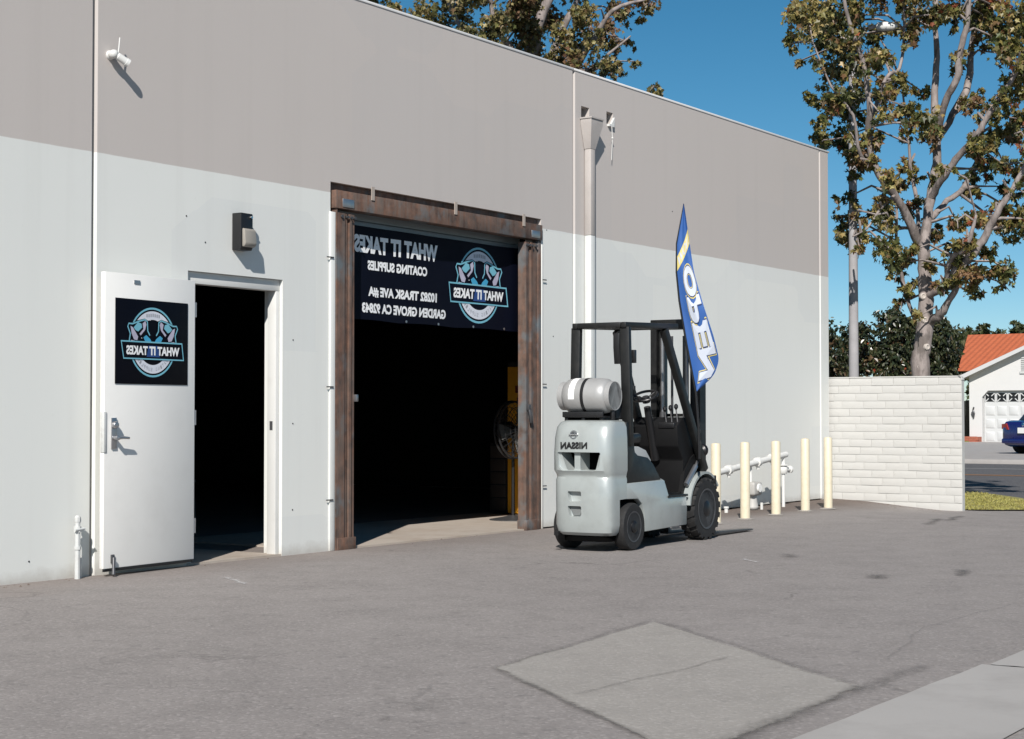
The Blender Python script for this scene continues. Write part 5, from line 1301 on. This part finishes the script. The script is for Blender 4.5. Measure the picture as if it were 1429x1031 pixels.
# ---------------------------------------------------------------- street lamp
M['poleconc'] = concrete('pole_concrete', (.33, .32, .325), .25, (.12,.115,.115))  # dark blotches paint the leaf shadows that mottle the post
LPX, LPY = 21.9, .02
lamp = thing('street_lamp', 'slender grey concrete street lamp post between the building and the tree', 'street lamp', (LPX, LPY, -.12))
MB().lathe([(.10, -.1), (.09, .3), (.072, .35), (.063, 3.0), (.046, 6.4), (.042, 6.55)], (LPX, LPY, -.12), (0,0,1), 18).build('pole', M['poleconc'], lamp, smooth=50)
MB().tube([(LPX, LPY, 6.3), (LPX + .05, LPY - .12, 6.46), (LPX + .1, LPY - .33, 6.50)], [.03, .028, .025], 10).build('arm', M['poleconc'], lamp)
MB().lathe([(.02, 0), (.055, .03), (.065, .12), (.055, .24), (.02, .30)], (LPX + .08, LPY - .31, 6.49), (.25, -.95, -.06), 14).build('lamp_head', M['white'], lamp, smooth=60)

# ---------------------------------------------------------------- house across the street
M['stucco'] = plain('stucco', (.56, .555, .545), .85, var=.03, scale=3, bmp=.4, bscale=30)
def tiles():
    m, t, b = newmat('roof_tile')
    co = N(t, 'ShaderNodeNewGeometry').outputs['Position']
    n = noise(t, co, 3, 5, .6)
    c = mixc(t, n, (.36, .085, .032), (.47, .125, .05))
    wv = N(t, 'ShaderNodeTexWave'); wv.wave_type = 'BANDS'; wv.bands_direction = 'Y'; wv.inputs['Scale'].default_value = 1.2; wv.inputs['Distortion'].default_value = .6
    t.links.new(co, wv.inputs['Vector'])
    wx = N(t, 'ShaderNodeTexWave'); wx.wave_type = 'BANDS'; wx.bands_direction = 'X'; wx.wave_profile = 'SAW'; wx.inputs['Scale'].default_value = 1.0
    t.links.new(co, wx.inputs['Vector'])
    c = mixc(t, mathn(t, 'MULTIPLY', ramp(t, noise(t, co, 9, 4), .5, .7), .35), c, (.24, .05, .025))
    bump(t, b, mathn(t, 'ADD', wv.outputs['Fac'], wx.outputs['Fac']), .6, .05)
    t.links.new(c, b.inputs['Base Color']); b.inputs['Roughness'].default_value = .8
    return m
M['tile'] = tiles()
M['fascia'] = plain('fascia_white', (.50, .50, .50), .6, var=.04)
M['garage'] = plain('garage_white', (.53, .535, .53), .5, var=.03)
hs = thing('house', 'white stucco house with red tile roof and white garage door across the street', 'house', (69.0, 11.1, -.1))
HX = 69.0; YL, YR, YA = 14.16, 8.08, 11.12
ZE = 2.72; SL = .45
gL, gR, gT = 13.57, 8.67, 2.06
def gable(y): return ZE + SL * (YL + .23 - abs(y - YA) - YA)
m_ = MB()
pts = [(YL, -.2), (gL + .05, -.2), (gL + .05, gT - .22), (gL - .2, gT + .05), (gR + .2, gT + .05), (gR - .05, gT - .22), (gR - .05, -.2), (YR, -.2), (YR, gable(YR) - .03), (YA, gable(YA) - .03), (YL, gable(YL) - .03)]
m_.prism(pts, lambda a, b, c: (c, a, b), HX, HX + .25); m_.build('front_wall', M['stucco'], hs)
MB().box(HX + .25, HX + 9, YL - .2, YL, -.2, 2.85).build('side_wall', M['stucco'], hs)
MB().box(HX + .25, HX + 9, YR, YR + .2, -.2, 2.85).build('side_wall', M['stucco'], hs)
MB().box(HX + .22, HX + .26, gR - .3, gL + .3, -.2, gT + .1).build('garage_recess', M['garage'], hs)
# tiled gable roof: courses of stepped tiles
def roof_plane(y0, y1, x0, x1, course=.30):
    n = int(abs(y1 - y0) / (course * .91)); 
    for k in range(n):
        a = y0 + (y1 - y0) * k / n; b = y0 + (y1 - y0) * (k + 1) / n
        za, zb = gable(a), gable(b)
        m_ = MB(); nx = int((x1 - x0) / .28)
        vs_ = []
        for i in range(nx * 2 + 1):
            x = x0 + (x1 - x0) * i / (nx * 2); hgt = .03 if i % 2 else .0
            vs_ += [(x, a, za + hgt + .045), (x, b, zb + hgt + .0)]
        m_.add(vs_, [(2*i, 2*i+2, 2*i+3, 2*i+1) for i in range(nx * 2)])
        m_.add([(x0, a, za - .02), (x0, a, za + .045), (x1, a, za + .045), (x1, a, za - .02)], [(0,1,2,3)])
        m_.build('tile_course', M['tile'], rf, recalc=False, smooth=0)
m_ = MB(); e = .25
m_.prism([(YL + e, gable(YL + e) - .10), (YA, gable(YA) - .10), (YR - e, gable(YR - e) - .10), (YR - e, gable(YR - e) - .02), (YA, gable(YA) - .02), (YL + e, gable(YL + e) - .02)], lambda a, b, c: (c, a, b), HX - .35, HX + 9)
rf = m_.build('roof', M['fascia'], hs)
roof_plane(YL + e + .05, YA, HX - .38, HX + 6); roof_plane(YR - e - .05, YA, HX - .38, HX + 6)
MB().tube([(HX - .4, YA, gable(YA) + .03), (HX + 6, YA, gable(YA) + .03)], .09, 10).build('ridge_tiles', M['tile'], rf)
for sgn_, ye in ((1, YL + e), (-1, YR - e)):
    MB().prism([(ye + sgn_*.04, gable(ye) - .16), (YA, gable(YA) - .14), (YA, gable(YA) + .02), (ye + sgn_*.04, gable(ye) + .02)], lambda a, b, c: (c, a, b), HX - .40, HX - .352).build('fascia', M['fascia'], rf)
# main hip roof behind
m_ = MB()
B_ = [(71.2, 15.4, 3.0), (82, 17.4, 3.0), (82, -4, 3.0), (71.2, -4, 3.0)]
m_.add(B_ + [(76.6, 16.75, 4.82), (76.6, -2, 4.80)], [(0, 3, 5, 4), (1, 0, 4), (2, 1, 4, 5), (3, 2, 5), (3, 0, 1, 2)])
m_.build('main_roof', M['tile'], hs)
MB().box(71.6, 81.6, -3.6, 14.6, -.2, 2.69).build('main_wall', M['stucco'], hs)
# garage door: sections with raised panels and ornamented lights
gd = MB().box(HX + .16, HX + .219, gR, gL, -.1, gT + .02).build('garage_door', M['garage'], hs)
NC = 10; cwid = (gL - gR) / NC; ch_ = (gT + .08) / 4
for rI in range(4):
    for cI in range(NC):
        y0 = gR + cwid * cI + .05; y1 = y0 + cwid - .10; z0 = -.06 + ch_ * rI + .07; z1 = z0 + ch_ - .14
        if rI < 3:
            MB().loft([[(HX+.155, y0, z0), (HX+.155, y1, z0), (HX+.155, y1, z1), (HX+.155, y0, z1)], [(HX+.13, y0+.05, z0+.05), (HX+.13, y1-.05, z0+.05), (HX+.13, y1-.05, z1-.05), (HX+.13, y0+.05, z1-.05)]]).build('panel', M['garage'], gd)
        else:
            z0 += .04
            MB().box(HX + .145, HX + .1595, y0, y1, z0, z1).build('window_pane', M['black'], gd)
            m_ = MB(); yc, zc = (y0 + y1) / 2, (z0 + z1) / 2
            m_.bar((HX + .138, y0, z0), (HX + .138, yc - .06, zc - .05), .02, .035).bar((HX + .138, y1, z0), (HX + .138, yc + .06, zc - .05), .02, .035).bar((HX + .138, y0, z1), (HX + .138, yc - .06, zc + .05), .02, .035).bar((HX + .138, y1, z1), (HX + .138, yc + .06, zc + .05), .02, .035)
            m_.box(HX + .13, HX + .1445, y0 - .03, y0, z0, z1).box(HX + .13, HX + .1445, y1, y1 + .03, z0, z1)
            m_.build('window_ornament', M['garage'], gd)
vt = MB(); 
for k in range(7): vt.box(HX - .04, HX - .005, YA + .45, YA + .85, 2.92 + k * .085, 2.97 + k * .085)
vt.build('gable_vent', M['trim'], hs)
MB().box(HX - .06, HX - .004, YA + .42, YA + .9, 2.80, 2.90).build('vent_sill', M['trim'], hs)
m_ = MB().tube([(HX - .05, 13.97, .98), (HX - .07, 13.93, 1.15), (HX - .05, 13.99, 1.3), (HX - .07, 13.95, 1.42)], .035, 8); m_.tube([(HX - .05, 14.0, 1.05), (HX - .08, 14.03, 1.2), (HX - .04, 13.98, 1.26)], .03, 8)
m_.build('wall_ornament', M['darksteel'], hs)
pl = thing('planter', 'low red brick planter at the corner of the white house', 'planter', (68.7, 14.1, -.12))
M['brick'] = plain('red_brick', (.33, .10, .06), .8, var=.25, scale=20)
for zi in range(4):
    for k in range(5):
        y0 = 13.62 + k * .21 + (.1 if zi % 2 else 0)
        MB().box(68.45, 68.6, y0, y0 + .2, -.10 + zi * .078, -.10 + zi * .078 + .07).build('brick', M['brick'], pl)
MB().box(68.47, 68.98, 13.64, 14.6, -.1, .19).build('soil_box', M['brick'], pl)
# side fence left of the house in shade
fe = thing('side_fence', 'dark wooden fence in the shade left of the white house', 'fence', (70.5, 15.4, -.1))
for k in range(9): MB().box(70.5, 70.54, 14.2 + k * .16, 14.2 + k * .16 + .145, -.1, 1.7 + .03 * (k % 2)).build('board', plain('fence_wood', (.07, .055, .045), .9, var=.3), fe)

# ---------------------------------------------------------------- parked car on the driveway
M['carblue'] = plain('car_blue', (.008, .012, .10), .25, var=.05, coat=.8)
M['glass'] = plain('car_glass', (.02, .03, .04), .08, var=.05)
M['tail'] = plain('tail_lamp', (.35, .03, .02), .2, var=.1)
car = thing('parked_car', 'dark blue sedan parked on the driveway of the house', 'car', (48.1, 5.62, -.02), R(-25))
def cp(m_, name, mat, par=None, **k): return m_.build(name, mat, par or car, True, **k)
def sec(x, hw0, hw1, zs):    # half section of the body, mirrored
    P = [(-hw0*.9, zs[0]), (-hw0, zs[0]+.12), (-hw0, zs[1]-.15), (-hw1, zs[1]), (hw1, zs[1]), (hw0, zs[1]-.15), (hw0, zs[0]+.12), (hw0*.9, zs[0])]
    return [(x, y, z) for y, z in P]
body = [sec(.02, .70, .60, (.34, .86)), sec(.08, .82, .70, (.26, .93)), sec(.35, .88, .74, (.20, .97)), sec(1.0, .90, .76, (.18, .97)), sec(2.4, .90, .76, (.18, .94)), sec(3.6, .89, .74, (.18, .90)), sec(4.3, .82, .66, (.22, .80)), sec(4.5, .70, .55, (.28, .70))]
cb_ = cp(MB().loft(body), 'body', M['carblue'], bev=.02)
cp(MB().loft([[(x, -h, z), (x, h, z)][::1] + [(x2, h2, z2), (x2, -h2, z2)] for x, h, z, x2, h2, z2 in ((.62, .74, .95, 1.05, .60, 1.42), (3.25, .74, .93, 2.35, .60, 1.44))][:1] + [[(3.25, -.74, .93), (3.25, .74, .93), (2.35, .60, 1.44), (2.35, -.60, 1.44)]]), 'cabin', M['carblue'], bev=.03)
cp(MB().add([(.66, -.66, .985), (.66, .66, .985), (1.02, .55, 1.385), (1.02, -.55, 1.385)], [(0,1,2,3)]).prism([(0,0),(1,0),(1,1),(0,1)], lambda a, b, c: (.64 + .40*b - .02 + c, (-.66 + 1.32*a) * (1 - .16*b), .985 + .40*b), 0, .012), 'rear_window', M['glass'])
for s_ in (-1, 1):
    cp(MB().prism([(.95, .99), (3.05, .97), (2.35, 1.36), (1.25, 1.36)], lambda a, b, c: (a, s_ * (.73 - .12*(b-.97)/.4 + c), b), 0, .02), 'side_window', M['glass'])
    tl = cp(MB().prism([(.52, .70), (.86, .72), (.86, .86), (.60, .88)], lambda a, b, c: (.0 + c + (.10 if a > .7 else .0), s_ * a, b), -.012, .1), 'tail_lamp', M['tail'])
    for x in (.85, 3.6):
        wz = cp(MB().lathe([(.2, -.10), (.30, -.11), (.33, -.08), (.33, .08), (.30, .11), (.2, .10)], (x, s_ * .80, .33), (0, 1, 0), 28), 'wheel', M['rubber'])
        cp(MB().lathe([(.19, .0), (.2, s_*.09), (.05, s_*.1)], (x, s_ * .80, .33), (0, 1, 0), 20), 'rim', M['steel'], wz)
cp(MB().box(-.03, .02, -.16, .16, .60, .76), 'number_plate', M['label'])
cp(MB().lathe([(.06, 0), (.05, .01)], (.02, 0, .86), (-1, 0, .2), 14), 'badge', M['chrome'])
cp(MB().box(-.02, .12, -.78, .78, .30, .44), 'bumper', M['carblue'], bev=.03)
